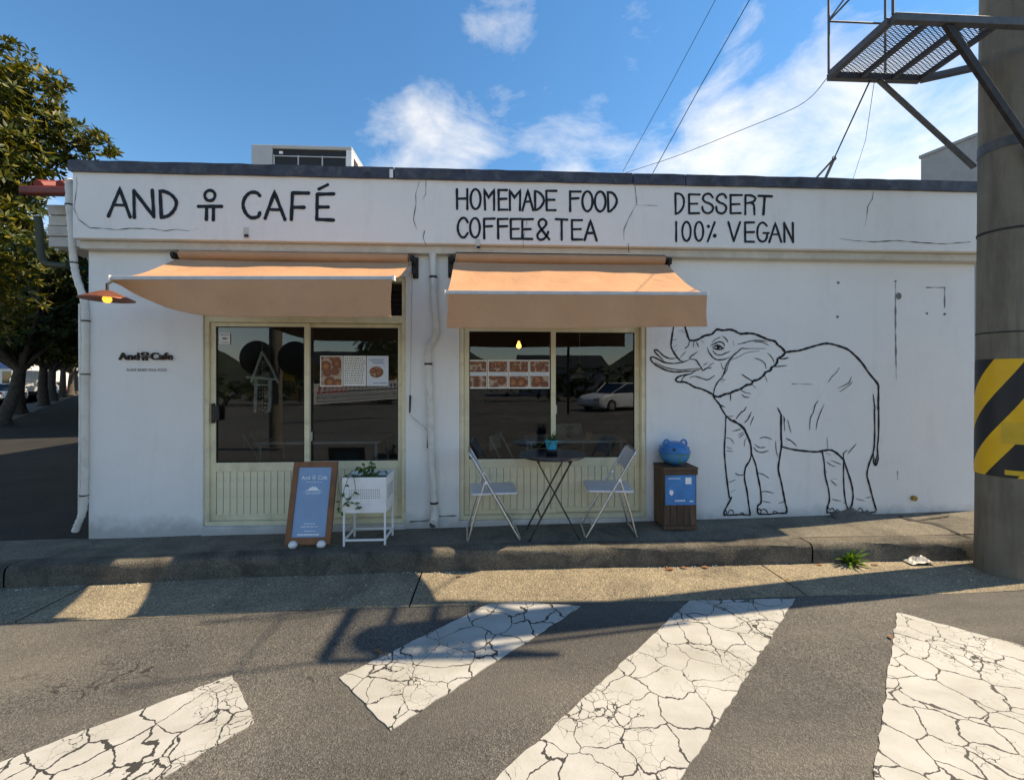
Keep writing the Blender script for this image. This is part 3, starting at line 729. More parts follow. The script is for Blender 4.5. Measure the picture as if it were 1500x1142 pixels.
def elephant():
    s = Stroke(940, 470, 6.718, -.003, .13); s.wm = 1.17
    def L(w, *pts, t=(.45, .45)): s.line(list(pts), w, True, t)
    L(14, (318, 40), (312, 68), (295, 180), (290, 250), (320, 315), (375, 385), (410, 400))
    L(16, (425, 40), (430, 68), (445, 120), (470, 185), (520, 192), t=(.6, 1))
    L(18, (520, 192), (560, 180), (620, 145), (690, 130), (740, 85), (800, 92), (860, 85), (910, 95), (970, 125), (1040, 122), (1110, 128), (1190, 160), (1250, 185), (1310, 200), (1340, 235), (1380, 265), (1415, 310), t=(1, 1))
    L(12, (345, 365), (280, 370), (220, 345), (160, 292), (130, 285), (130, 305), (175, 350), (215, 388))
    L(13, (460, 385), (405, 405), (310, 418), (220, 405), (130, 360), (95, 358), (90, 380), (130, 425), (230, 480), (320, 500), (420, 498), (520, 490), (580, 470))
    L(8, (130, 405), (220, 452), (320, 475), (420, 480), (560, 465))
    L(10, (470, 375), (530, 382), (560, 420), (590, 465), (600, 490)); L(8, (465, 375), (490, 345), (530, 320)); L(10, (600, 492), (640, 465), (690, 458))
    L(6, (605, 440), (650, 408)); L(6, (650, 450), (710, 412))
    L(15, (530, 490), (480, 520), (400, 535), (360, 550), (335, 578), (360, 600), (420, 600), (470, 620), (520, 650), (580, 665), (640, 690), (705, 725), t=(.4, 1))
    L(8, (390, 590), (420, 545), (480, 520)); L(8, (470, 560), (530, 545), (640, 578), (690, 555), (720, 535))
    L(10, (705, 725), (720, 660), (750, 600), (790, 555), (815, 500), (840, 420), (890, 350), (950, 300), (985, 270), (1040, 272), (1220, 270), t=(1, .3))
    L(5, (800, 540), (835, 490), (860, 410), (910, 350))
    L(18, (705, 735), (760, 745), (820, 720), (870, 710), (910, 690), (970, 670), (1030, 632), (1080, 620), (1100, 590), (1150, 575), (1200, 535), (1220, 505), (1270, 485), (1275, 460), (1310, 440), (1335, 400), (1340, 370), (1385, 345), (1415, 310), t=(1, 1))
    L(14, (705, 735), (720, 765), (765, 820), (790, 870), (835, 940), t=(1, 1)); L(10, (765, 820), (820, 848)); L(8, (835, 942), (905, 935))
    L(16, (835, 940), (880, 975), (940, 1005), (1000, 1045), (1040, 1130), t=(1, 1))
    L(6, (690, 215), (730, 180), (775, 160)); L(8, (795, 150), (830, 175), (850, 210))
    L(10, (645, 260), (665, 310), (710, 365), (760, 382), (820, 375), (860, 355)); L(9, (700, 290), (730, 325), (780, 335), (830, 315), (870, 298))
    L(10, (680, 245), (720, 222), (770, 205), (805, 220), (815, 250)); L(14, (700, 258), (750, 240), (790, 262), (810, 270)); L(12, (700, 268), (760, 280), (805, 272))
    s.dot(755, 258, 17); L(6, (900, 200), (910, 240))
    L(8, (945, 230), (1010, 215), (1060, 200), (1150, 190), (1240, 205)); L(7, (1110, 205), (1180, 208), (1250, 240)); L(4, (880, 385), (960, 350), (1040, 310), (1160, 295))
    L(7, (1110, 365), (1160, 380), (1210, 415), (1225, 470)); L(6, (1235, 310), (1280, 355), (1305, 410)); L(9, (985, 525), (1040, 560), (1095, 595)); L(6, (770, 575), (830, 578)); L(5, (775, 595), (810, 597))
    L(10, (1085, 625), (1125, 660)); L(7, (970, 670), (1010, 700), (1075, 715)); L(8, (985, 720), (1010, 745), (1060, 752)); L(9, (875, 710), (875, 785)); L(10, (1345, 370), (1400, 372), (1445, 360)); L(8, (1315, 450), (1430, 438)); L(6, (1215, 540), (1235, 600))
    L(8, (298, 187), (345, 183)); L(6, (365, 100), (410, 88)); L(6, (385, 112), (430, 108)); L(8, (470, 200), (460, 240), (425, 272)); L(6, (515, 195), (510, 255)); L(9, (540, 205), (560, 255)); L(5, (585, 190), (615, 218)); L(5, (310, 262), (350, 235)); L(5, (380, 360), (435, 300)); L(6, (490, 345), (555, 300)); L(6, (780, 410), (800, 470), (825, 460)); L(6, (305, 300), (345, 285))
    L(8, (1030, 840), (1010, 880), (975, 905), (935, 960)); L(7, (1080, 895), (1050, 960), (1015, 1000)); L(5, (1100, 940), (1065, 1030))
    L(5, (925, 1085), (980, 1055)); L(6, (950, 1125), (1000, 1090))
    s.ox, s.oy, s.sc = 1040, 600, 5.769
    L(11, (135, 60), (130, 200), (122, 330), (130, 460), (145, 600), (165, 740), (180, 745), (135, 830), (118, 870), (130, 888), t=(.8, 1))
    L(14, (200, 90), (275, 150), (320, 225), (345, 300), (350, 370), t=(1, 1))
    L(12, (350, 375), (335, 430), (300, 490), (292, 580), (312, 680), (328, 800), (340, 885), t=(.7, 1))
    L(12, (350, 370), (385, 460), (405, 560), (428, 680), (432, 780), (405, 810), (402, 860), (415, 880), t=(1, 1))
    L(13, (600, 50), (600, 200), (605, 300), (590, 400), (578, 500), (600, 600), (620, 700), (635, 780), (650, 840), (645, 870), t=(1, 1))
    L(14, (610, 312), (700, 335), (800, 348), (900, 355), (960, 345), (1020, 340), (1070, 365), (1130, 420), t=(.8, 1))
    L(11, (950, 360), (965, 440), (975, 560), (1000, 660), (1010, 760), (990, 830), (992, 868), t=(1, 1))
    L(10, (1130, 440), (1130, 560), (1135, 690), (1150, 790), (1165, 840), (1150, 865), t=(1, 1))
    L(12, (1130, 420), (1160, 510), (1195, 620), (1210, 720), (1200, 800), (1185, 830), (1190, 865), t=(1, 1))
    L(12, (1390, 310), (1375, 380), (1345, 460), (1328, 550), (1350, 640), (1375, 740), (1395, 810), (1405, 845), t=(1, 1))
    L(12, (1390, 0), (1393, 180), (1388, 320), t=(1, 1)); L(12, (1425, 0), (1425, 200), (1415, 330), (1425, 420), t=(1, .6))
    L(10, (1385, 370), (1382, 440), (1400, 470), (1418, 440), (1420, 380)); L(16, (1400, 420), (1400, 470)); L(7, (1392, 400), (1396, 450)); L(7, (1410, 380), (1404, 450))
    L(11, (120, 890), (200, 888), (250, 885), (340, 888), t=(1, 1)); L(7, (118, 870), (128, 845), (142, 870), (140, 890)); L(7, (150, 885), (165, 850), (190, 850), (205, 885)); L(7, (250, 885), (270, 868), (290, 885))
    L(11, (415, 880), (500, 882), (560, 875), (645, 872), t=(1, 1)); L(7, (402, 855), (415, 835), (432, 855), (425, 880)); L(8, (432, 850), (455, 838), (480, 855), (490, 880)); L(7, (530, 875), (545, 855), (575, 870))
    L(10, (990, 868), (1060, 865), (1150, 865), t=(1, 1)); L(7, (990, 850), (1000, 825), (1015, 850)); L(7, (1015, 850), (1035, 830), (1055, 860)); L(6, (1060, 860), (1075, 840), (1100, 860))
    L(11, (1190, 865), (1280, 865), (1330, 872), (1400, 860), t=(1, 1)); L(7, (1190, 840), (1205, 830), (1215, 865)); L(7, (1250, 850), (1270, 830), (1290, 850), (1285, 865)); L(6, (1315, 865), (1330, 850), (1345, 868))
    for w, *p in ((5, (135, 235), (175, 245), (205, 285)), (5, (135, 315), (185, 328)), (5, (135, 345), (200, 352)), (7, (215, 535), (240, 550), (285, 550)), (6, (155, 615), (215, 592)), (6, (175, 695), (215, 675)), (5, (185, 180), (265, 165)), (6, (245, 235), (290, 200)), (4, (290, 310), (295, 260), (315, 235)),
                  (7, (370, 320), (400, 350), (440, 360), (495, 345)), (6, (375, 290), (420, 318), (470, 315)), (6, (420, 240), (470, 232), (525, 250)), (5, (555, 260), (560, 340), (575, 400)), (6, (405, 535), (450, 545), (500, 578)), (6, (430, 692), (480, 690), (540, 705)), (5, (440, 770), (515, 785)), (5, (580, 790), (630, 775)), (7, (640, 240), (690, 265), (735, 308)), (6, (625, 60), (632, 180)), (6, (655, 85), (668, 130), (685, 190)),
                  (4, (990, 230), (995, 330)), (7, (1130, 415), (1130, 370), (1160, 340)), (7, (1165, 370), (1235, 290)), (5, (980, 365), (1020, 382)), (5, (1020, 425), (1110, 462)), (6, (990, 440), (1020, 465), (1060, 480)), (5, (1030, 580), (1070, 585)), (6, (1020, 595), (1075, 642)), (5, (970, 515), (990, 525)), (6, (1030, 755), (1110, 772)), (6, (1120, 785), (1150, 788)), (5, (1235, 752), (1310, 770)), (6, (1315, 745), (1365, 735)),
                  (6, (270, 10), (240, 50), (220, 80)), (7, (350, 20), (320, 80), (290, 110)), (5, (370, 60), (340, 130))): L(w, *p)
    s.ox, s.oy, s.sc = 1100, 480, 7.5
    L(19, (375, 270), (450, 258), (520, 252), (600, 230), (700, 200), (800, 175), (870, 175), (960, 198), (1060, 235), (1130, 290), (1220, 385), (1300, 500), (1390, 610), (1402, 680), (1400, 850), (1402, 910), t=(1, 1))
    L(13, (1345, 730), (1352, 800), (1362, 880), (1357, 920), t=(.4, 1)); L(17, (290, 875), (330, 950), (332, 1000), (333, 1230), t=(.3, 1)); L(8, (355, 970), (370, 1000), (362, 1050))
    for w, *p in ((6, (975, 435), (940, 490), (890, 540), (850, 600)), (8, (1105, 535), (1085, 590), (1060, 615), (960, 665)), (7, (1115, 590), (1080, 630), (975, 705)), (9, (740, 800), (705, 850), (685, 930), (655, 990), (645, 1120)), (8, (805, 845), (765, 930), (730, 1030), (715, 1120))): L(w, *p)
    s.mb.build('elephant_mural', 'black_paint', cafe)['label'] = 'black line drawing of an elephant with raised trunk'
elephant()

def wall_marks():
    s = Stroke(0, 180, 3.808, YL, .4); s.wm = .62
    s.line([(425, 300), (430, 340), (412, 480), (440, 540), (500, 585), (600, 590), (650, 597), (720, 588), (850, 590), (920, 602), (980, 594), (1050, 602), (1110, 588)], 5.5, False, (.4, .2))
    s.ox, s.oy, s.sc = 130, 230, 2.941
    s.line([(1425, 105), (1408, 160), (1410, 200), (1398, 270), (1415, 315)], 4, False, (.3, .4)); s.line([(1452, 95), (1452, 160), (1432, 190)], 2.6, False, (.5, .2)); s.line([(1447, 318), (1440, 348), (1452, 378)], 3.5)
    s.ox, s.oy, s.sc = 600, 230, 2.5
    s.line([(825, 100), (832, 170), (800, 230), (785, 265), (785, 305)], 3, False, (.5, .3)); s.line([(800, 318), (803, 348)], 3.5); s.line([(430, 235), (415, 310), (418, 332)], 2)
    s.line([(832, 175), (910, 178)], 1.2)
    s.ox, s.oy, s.sc = 1180, 0, 3.569
    s.line([(355, 1000), (350, 1040), (325, 1080), (320, 1142), (310, 1180)], 4, False, (.5, .3))
    s.ox, s.oy, s.sc = 1250, 320, 2.039
    s.line([(-40, 60), (0, 66), (60, 70), (130, 66), (200, 72), (270, 76), (350, 70)], 3.2, False, (.2, .6))
    s.pieces('crack', 'crack', cafe, False)
    s = Stroke(0, 0, 1, -.003, .4)
    s.line([(1312, 415), (1312, 480), (1313, 556)], 1.6, False, (.3, .2)); s.dot(1316.5, 433.5, 4.2, ry=5); s.line([(1357, 421), (1384, 421)], 1.2); s.line([(1384, 421), (1384, 450)], 1.4); s.dot(1384, 460, 1.8); s.dot(1358, 459, 1.6)
    s.dot(1228, 414, 2); s.dot(1227, 464, 2); s.dot(1312, 412, 1.6); s.line([(1315, 690), (1315, 702)], 1.2); s.line([(600, 764), (628, 762), (640, 756), (668, 755)], 1.6)
    s.line([(1160, 562), (1190, 563)], .8)
    s.pieces('stain', 'faint_mark', cafe, False)
    # anchor scars on the parapet
    for x, y in ((361, 341), (700, 358)):
        p = P(x, y, YP); MB().box((p.x - .022, YP - .012, p.z - .055), (p.x + .022, YP + .0, p.z + .05)).build('anchor_plate', 'cornice', cafe, bevel=.004)
        MB().box((p.x - .012, YP - .018, p.z - .045), (p.x + .026, YP - .0125, p.z - .02)).build('anchor_bolt', 'rust_dark', cafe)
    p = P(1337, 729, 0)
    MB().tube([(p.x, -.03, p.z), (p.x, .01, p.z)], .027, 14).build('wall_spout', 'brass', cafe)
wall_marks()

# raised sign letters beside the door
def raised_sign():
    for body, x0, x1, yb, yt in (('And', 175.5, 205, 527, 516.5), ('\uc720', 207, 220.5, 528, 515.5), ('Cafe', 222.5, 254, 527, 516.5)):
        cu = bpy.data.curves.new('t', 'FONT'); cu.body = body; cu.size = 1; cu.offset = .014; cu.extrude = .06
        to = bpy.data.objects.new('t', cu); scene.collection.objects.link(to); bpy.context.view_layer.update()
        me = bpy.data.meshes.new_from_object(to.evaluated_get(bpy.context.evaluated_depsgraph_get())); bpy.data.objects.remove(to)
        xs_ = [v.co.x for v in me.vertices]; ys_ = [v.co.y for v in me.vertices]; a, b = P(x0, yb), P(x1, yt)
        for v in me.vertices: v.co = Vector((lerp(a.x, b.x, (v.co.x - min(xs_)) / (max(xs_) - min(xs_))), -.012 - v.co.z * .16, lerp(a.z, b.z, (v.co.y - min(ys_)) / (max(ys_) - min(ys_)))))
        me.materials.append(MATS['wood_dark']); o = bpy.data.objects.new('sign_letters', me); scene.collection.objects.link(o); o.parent = cafe; o.location = -cafe.location
        o['label'] = 'raised dark brown sign letters beside the door'
    cu = bpy.data.curves.new('t', 'FONT'); cu.body = 'PLANT BASED SOUL FOOD'; cu.size = 1
    to = bpy.data.objects.new('t', cu); scene.collection.objects.link(to); bpy.context.view_layer.update()
    me = bpy.data.meshes.new_from_object(to.evaluated_get(bpy.context.evaluated_depsgraph_get()))
    bpy.data.objects.remove(to)
    wx = max(v.co.x for v in me.vertices); a, b = P(186, 543.5), P(245, 543.5); sc = (b.x - a.x) / wx
    for v in me.vertices: v.co = Vector((a.x + v.co.x * sc, -.006, a.z + v.co.y * sc * 1.15))
    me.materials.append(MATS['wood_dark'])
    o = bpy.data.objects.new('sign_letters', me); scene.collection.objects.link(o); o.parent = cafe; o.location = -cafe.location
    o['label'] = 'small dark line PLANT BASED SOUL FOOD'
raised_sign()

# sliding door and window, aluminium
def glazing(op, name, label, xs_px, yg0, yg1, ypan0, ypan1, nb, ztop_sash, handle):
    x0, x1, z0, z1 = op; g = .002
    part = MB()
    # outer frame
    fw = .045
    part.box((x0 + g, .02, z0 + g), (x0 + fw, .15, z1 - g)); part.box((x1 - fw, .02, z0 + g), (x1 - g, .15, z1 - g))
    part.box((x0 + fw, .02, z1 - fw), (x1 - fw, .15, z1 - g)); part.box((x0 + fw, .015, z0 + g), (x1 - fw, .15, z0 + .045))
    if ztop_sash < z1 - .12: part.box((x0 + fw, .018, ztop_sash), (x1 - fw, .15, ztop_sash + .075))
    o = part.build(name, 'frame', cafe, bevel=.003); o['label'] = label
    zb = z0 + .045; zt = min(ztop_sash, z1 - fw)
    xm = P(xs_px[1], 600, .06).x
    zg0, zg1 = P(xs_px[1], yg1, .06).z, P(xs_px[1], yg0, .06).z
    zp1, zp0 = P(xs_px[1], ypan0, .06).z, P(xs_px[1], ypan1, .06).z
    for k, (xa, xb, Y) in enumerate(((x0 + fw + .001, xm + .028, .045), (xm - .028, x1 - fw - .001, .085))):
        st = .052
        s = MB(); d = .032
        s.box((xa, Y, zb + .003), (xa + st, Y + d, zt - .003)); s.box((xb - st, Y, zb + .003), (xb, Y + d, zt - .003))
        s.box((xa + st, Y, zg1), (xb - st, Y + d, zt - .003)); s.box((xa + st, Y, zp1), (xb - st, Y + d, zg0)); s.box((xa + st, Y, zb + .003), (xb - st, Y + d, zp0))
        sash = s.build('sash', 'frame', o, bevel=.003)
        MB().box((xa + st - .004, Y + .014, zg0 - .004), (xb - st + .004, Y + .019, zg1 + .004)).build('pane', 'glass', o)
        # gasket
        gk = MB()
        for (a, b, c, e) in ((xa + st, zg0, xb - st, zg0 + .008), (xa + st, zg1 - .008, xb - st, zg1), (xa + st, zg0 + .008, xa + st + .008, zg1 - .008), (xb - st - .008, zg0 + .008, xb - st, zg1 - .008)):
            gk.box((a, Y + .006, b), (c, Y + .0135, e))
        gk.build('gasket', 'rubber', o)
        wv = (xb - xa - 2 * st) / nb
        me = None
        for i in range(nb):
            cx = xa + st + wv * (i + .5)
            if me is None:
                b_ = MB().box((-wv / 2 + .003, 0, zp0 - .002), (wv / 2 - .003, .012, zp1 + .002)).build('board', 'board', o, bevel=.003, seg=1)
                me = b_.data
            else:
                b_ = bpy.data.objects.new('board', me); scene.collection.objects.link(b_); b_.parent = o
                md = b_.modifiers.new('bevel', 'BEVEL'); md.width = .003; md.segments = 1
            b_.location = (cx, Y + .008 + random.uniform(0, .002), 0)
            if o.parent is not None: pass
        MB().box((xa + st - .003, Y + .0235, zp0 - .003), (xb - st + .003, Y + .0275, zp1 + .003)).build('backing_panel', 'board', o)
    if handle:
        h = MB(); p = P(316, 605, .04)
        h.box((p.x - .034, .018, p.z - .10), (p.x - .004, .0445, p.z + .10)); h.box((p.x - .004, .006, p.z - .075), (p.x + .050, .030, p.z + .075))
        h.build('handle', 'dark_plastic', o, bevel=.006)
    # latch
    p = P(xs_px[1] + 2, 640 if handle else 600, .03)
    MB().box((xm + .026, .072, p.z - .045), (xm + .045, .0845, p.z + .045)).build('latch', 'alu', o, bevel=.004)
    return o
zs1 = P(450, 473, .06).z
door = glazing(o1, 'sliding_door', 'beige aluminium sliding door with two glass sashes and black handle', (0, 450), 479, 676, 689, 751, 13, zs1, True)
# transom above the door with louvre slats at its right end
x0, x1, z0, z1 = o1
MB().box((x0 + .05, .085, zs1 + .077), (x1 - .22, .10, z1 - .047)).build('transom_panel', 'board', door)
MB().box((x1 - .215, .125, zs1 + .077), (x1 - .047, .135, z1 - .047)).build('louvre_back', 'dark_plastic', door)
MB().box((x1 - .222, .03, zs1 + .077), (x1 - .205, .12, z1 - .047)).build('louvre_post', 'frame', door)
for k in range(6):
    z = zs1 + .10 + k * (z1 - zs1 - .16) / 6
    MB().beam((x1 - .20, .10, z), (x1 - .052, .10, z), .045, .006, up=(0, -.5, 1)).build('slat', 'rust_dark', door)
win = glazing(o2, 'sliding_window', 'beige aluminium sliding window with board panel below', (0, 810), 486, 671, 684, 744, 12, o2[3] - .045, False)
# threshold strips below
MB().box((o1[0] - .0, -.025, -.2), (o1[1], .012, o1[2] - .003)).build('threshold', 'white_wall', cafe, bevel=.004)

# ------------------------------------------------------------------ awnings
def awning(name, label, topL, topR, barL, barR, YT, YF, hem, lift=0.0, mat_='awning_fabric'):
    a, b = P(*topL, YT), P(*topR, YT); c, d = P(*barL, YF), P(*barR, YF)
    t = thing(name, (a.lerp(b, .5).x, 0, a.z), label, 'awning')
    # roller tube wrapped with fabric
    ra, rb = a + Vector((.02, .045, .055)), b + Vector((-.02, .045, .055))
    MB().tube([ra, rb], .046, 20).build('roller', mat_, t, smooth=True)
    MB().box((ra.x - .01, -.085, ra.z + .048), (rb.x + .01, -.004, ra.z + .058)).build('roller_cover', 'cornice', t)
    def top(u, v):
        p0 = a.lerp(b, u); p1 = c.lerp(d, u); p = p0.lerp(p1, v)
        sag = -.030 * math.sin(math.pi * v) * (1 + .5 * math.sin(u * 9)) + .004 * math.sin(u * 31 + v * 7) * math.sin(math.pi * v) - .010 * math.sin(math.pi * u)
        p.z += sag; return p
    MB().grid(top, 60, 16).build('canopy', mat_, t, smooth=True, solid=.003)
    MB().beam(c + Vector((-.01, 0, .002)), d + Vector((.01, 0, .002)), .035, .032).build('front_bar', 'alu', t, bevel=.005)
    for p, sgn in ((c, -1), (d, 1)):
        MB().box((p.x + sgn * .010 - .004, p.y - .022, p.z - .020), (p.x + sgn * .022 + .004, p.y + .022, p.z + .024)).build('end_cap', 'white_metal', t, bevel=.004)
    def val(u, v):
        p = c.lerp(d, u); h, back = hem(u)
        q = p + Vector((0, -.020 + back * v + .010 * math.sin(u * 17) * v, -.014 - h * v))
        q.x += .004 * math.sin(v * 5 + u * 8); return q
    MB().grid(val, 70, 10).build('valance', mat_, t, smooth=True, solid=.002)
    hm = [val(u / 70, 1.0) for u in range(71)]
    MB().tube(hm, .005, 6).build('hem', 'awning_fabric', t, smooth=True)
    # folding arms under the canopy
    for p, q, sgn in ((a, c, 1), (b, d, -1)):
        e = Vector((p.x + sgn * .42, -.42, lerp(p.z, q.z, .45) - .10)); w0 = Vector((p.x + sgn * .10, -.03, p.z - .10)); f = Vector((q.x + sgn * .12, q.y + .02, q.z - .012))
        MB().beam(w0, e, .035, .03).build('arm', 'white_metal', t, bevel=.004); MB().beam(e, f, .03, .026).build('arm', 'white_metal', t, bevel=.004)
    for p, sgn in ((a, -1), (b, 1)):
        br = MB(); x = p.x + sgn * .035
        br.box((x - .035, -.02, p.z - .13), (x + .035, -.002, p.z + .085)); br.box((x - .010, -.12, p.z + .01), (x + .012, -.02, p.z + .075)); br.box((x - .02, -.09, p.z - .10), (x + .015, -.02, p.z - .04))
        br.tube([(x, -.12, p.z + .045), (x - sgn * .03, -.12, p.z + .045)], .03, 10)
        br.build('bracket', 'rust_dark', t, bevel=.004)
    return t, a, b
def hem1(u):
    x = lerp(165, 575, u); y = np.interp(x, [165, 190, 215, 240, 262, 285, 310, 350, 575], [412, 427, 438, 448, 454, 459, 461.5, 462.5, 464])
    h = (y - 408) / F * 3.40 - .012
    return max(.015, h), .06 * max(0, 1 - u / .3)
def hem2(u): return .262 + .008 * math.sin(u * 5), (.05 * max(0, 1 - u / .12))
aw1, a1, b1 = awning('awning', 'peach awning over the sliding door, its valance curling up at the left', (257, 380), (600, 385), (166, 408), (574, 408), -.12, -.95, hem1)
aw2, a2, b2 = awning('awning', 'peach awning over the window behind the bistro table, hanging straight', (665, 384), (978, 388), (655, 429), (1033, 431), -.12, -.95, hem2)
# crank of the first awning
t = thing('awning_crank', P(602, 655, -.04), 'grey awning crank rod with two black grips hanging beside the door', 'crank')
q = lambda x, y: P(x, y, -.045)
MB().tube([q(604, 398), q(603, 440), q(602, 520), q(600.5, 590), q(600, 606), q(604, 611), q(624, 627), q(627, 634), q(627, 656)], .005, 8).build('rod', 'alu', t, smooth=True)
MB().tube([q(601, 579), q(600.3, 604)], [.012, .009], 10).build('grip', 'dark_plastic', t); MB().tube([q(627, 634), q(626.6, 656)], [.009, .012], 10).build('grip', 'dark_plastic', t)

# ------------------------------------------------------------------ pipes
t = thing('downpipe', P(635, 772, -.05), 'white plastic downpipe with offset bends between the two awnings', 'pipe')
q = lambda x, y: P(x, y, -.05)
MB().tube(smooth_path([q(634, 371), q(634.5, 400), q(636.5, 450), q(639, 482), q(638, 492), q(630, 503), q(627, 512), q(627.5, 530), q(630, 600), q(633, 680), q(636, 735), q(637, 752), q(636, 758)], 4), .036, 14).build('pipe', 'pvc', t, smooth=True)
MB().tube([q(637, 747), q(637, 757), P(636, 764, -.075), P(634, 768, -.12)], [.043, .044, .044, .044], 14, cap=True).build('elbow', 'pvc', t, smooth=True)
MB().tube([P(634, 768, -.1198), P(634, 768, -.1225)], .034, 14).build('pipe_mouth', 'dark_plastic', t)
for y, x in ((406, 634.7), (533, 627.5), (736, 636)):
    p = q(x, y); MB().tube([p + Vector((0, 0, -.010)), p + Vector((0, 0, .010))], .041, 16).build('clamp', 'rust_dark', t); MB().box((p.x - .01, -.05, p.z - .008), (p.x + .01, -.001, p.z + .008)).build('clamp_stay', 'rust_dark', t)
for y, x in ((374, 634), (385, 634.3), (488, 638.4), (508, 628)): 
    p = q(x, y); MB().tube([p + Vector((0, 0, -.014)), p + Vector((0, 0, .014))], .0395, 14).build('collar', 'pvc', t)
t = thing('corner_pipe', P(120, 775, .03), 'wrapped white drain pipe bending round the left corner of the cafe', 'pipe')
q = lambda x, y: P(x, y, -.02)
pts = smooth_path([q(101, 262), q(102, 300), q(105, 340), q(108, 380), q(112, 405), q(123, 440), q(125.5, 470), q(125, 560), q(124.5, 700), q(122, 745), q(114, 768), q(110, 778)], 8)
MB().tube(pts, [.030 + .003 * math.sin(i * 2.2) for i in range(len(pts))], 12).build('pipe', 'pvc', t, smooth=True)
MB().tube([q(118, 445), q(118.5, 600), q(117, 765)], .016, 8).build('conduit', 'pvc', t, smooth=True)
for y, x in ((300, 102), (385, 108.5), (470, 125.5), (548, 125), (725, 123)):
    p = q(x, y); MB().tube([p + Vector((0, 0, -.006)), p + Vector((0, 0, .006))], .037, 12).build('tie', 'dark_plastic', t)

# wall lamp with copper shade
pl_ = P(157, 434, -.42)
t = thing('wall_lamp', pl_, 'copper wall lamp with lit bulb under the left end of the awning', 'lamp')
MB().lathe([(.012, .055), (.05, .045), (.195, -.025), (.197, -.030), (.19, -.030), (.045, .035), (.010, .045)], pl_, 32).build('lamp_shade', 'copper', t, smooth=True)
MB().tube([pl_ + Vector((0, 0, .04)), pl_ + Vector((0, 0, .11)), pl_ + Vector((0, .06, .15)), Vector((pl_.x, -.004, pl_.z + .12))], .011, 8).build('lamp_arm', 'rust_dark', t, smooth=True)
MB().lathe([(.0, -.062), (.022, -.055), (.034, -.034), (.032, -.012), (.016, .010), (.014, .03)], pl_, 16).build('bulb', 'bulb_warm', t, smooth=True)
MB().tube([pl_ + Vector((0, 0, .012)), pl_ + Vector((0, 0, .044))], .02, 12).build('lamp_holder', 'dark_plastic', t)
MB().tube([(pl_.x, -.022, pl_.z + .12), (pl_.x, -.002, pl_.z + .12)], .04, 14).build('wall_rose', 'rust_dark', t)

# ------------------------------------------------------------------ menu board
def menu_board():
    W, H = .405, .735; base = G(449, 801, z_pave(-1.65, -.52)); base = Vector((-1.655, -.515, z_pave(-1.65, -.515)))
    t = thing('menu_board', base, 'brown framed blue menu board on two white ball feet', 'menu board')
    M = Matrix.Translation(base + Vector((0, 0, .035))) @ Matrix.Rotation(R(-15), 4, 'X')
    fr = MB(); b = .052
    fr.box((-W / 2, 0, 0), (-W / 2 + b, .03, H), M); fr.box((W / 2 - b, 0, 0), (W / 2, .03, H), M)
    fr.box((-W / 2 + b, .0005, 0), (W / 2 - b, .03, b + .01), M); fr.box((-W / 2 + b, .0005, H - b), (W / 2 - b, .03, H), M)
    fr.build('board_frame', 'menu_frame', t, bevel=.003)
    MB().box((-W / 2 + b - .003, .010, b + .006), (W / 2 - b + .003, .022, H - b + .004), M).build('menu_panel', 'menu_blue', t)
    s = Stroke(0, 0, 1, 0, .0, proj=lambda x, y, Y: M @ Vector((x, .0085, y)))
    def txt(body, z, size, font_w):
        cu = bpy.data.curves.new('t', 'FONT'); cu.body = body; cu.size = 1; cu.align_x = 'CENTER'
        to = bpy.data.objects.new('t', cu); scene.collection.objects.link(to); bpy.context.view_layer.update()
        me = bpy.data.meshes.new_from_object(to.evaluated_get(bpy.context.evaluated_depsgraph_get())); bpy.data.objects.remove(to)
        wx = max(v.co.x for v in me.vertices) - min(v.co.x for v in me.vertices); sc = font_w / wx
        for v in me.vertices: v.co = M @ Vector((v.co.x * sc, .009, z + v.co.y * sc * size))
        me.materials.append(MATS['white_print']); o = bpy.data.objects.new('print', me); scene.collection.objects.link(o); o.parent = t; o.location = -base
    txt('And \uc720 Cafe', .57, 1.1, .235)
    # small printed lines, cloud emblem
    pr = MB()
    def bar(x0, x1, z, h): pr.add([M @ Vector(p) for p in ((x0, .0088, z), (x1, .0088, z), (x1, .0088, z + h), (x0, .0088, z + h))], [(0, 1, 2, 3)])
    bar(-.075, .075, .545, .003)
    cl = [(-.07 + .14 * k / 16, .475 + (.030 if 3 < k < 13 else .006) * math.sin(math.pi * k / 16) * (1 + .25 * math.sin(k * 2.1))) for k in range(17)]
    pr.add([M @ Vector((x, .0088, z)) for x, z in cl + [(.07, .47), (-.07, .47)]], [tuple(range(19))])
    for z, x0, x1 in ((.452, -.085, .085), (.440, -.06, .06), (.175, -.05, .045), (.150, -.075, .075), (.112, -.04, .055), (.085, -.10, .095), (.077, -.10, .095)): 
        x = x0
        while x < x1 - .006:
            L = random.uniform(.006, .02); bar(x, min(x1, x + L), z, .005 if z > .2 else .007); x += L + .005
    pr.build('print', 'white_print', t)
    pg = MB(); pr = pg
    for z, x0, x1 in [(.41 - .018 * i, -.07 + .02 * (i % 3), .05 + .015 * (i % 2)) for i in range(11)]:
        x = x0
        while x < x1 - .006:
            L = random.uniform(.006, .016); pg.add([M @ Vector(p) for p in ((x, .0088, z), (x + L, .0088, z), (x + L, .0088, z + .004), (x, .0088, z + .004))], [(0, 1, 2, 3)]); x += L + .006
    pg.build('print', 'grey_print', t)
    for sx in (-.125, .125):
        bm = MB(); bm.lathe([(.0001, -.036), (.024, -.030), (.037, -.012), (.040, .0), (.037, .012), (.024, .030), (.0001, .036)], (base.x + sx, base.y + .002, base.z + .036), 18)
        bm.build('foot', 'ceramic_white', t, smooth=True)
    # rear prop
    top = M @ Vector((0, .03, .55))
    MB().beam(top, (base.x, top.y + .08, base.z + .0), .03, .015).build('prop', 'menu_frame', t)
menu_board()

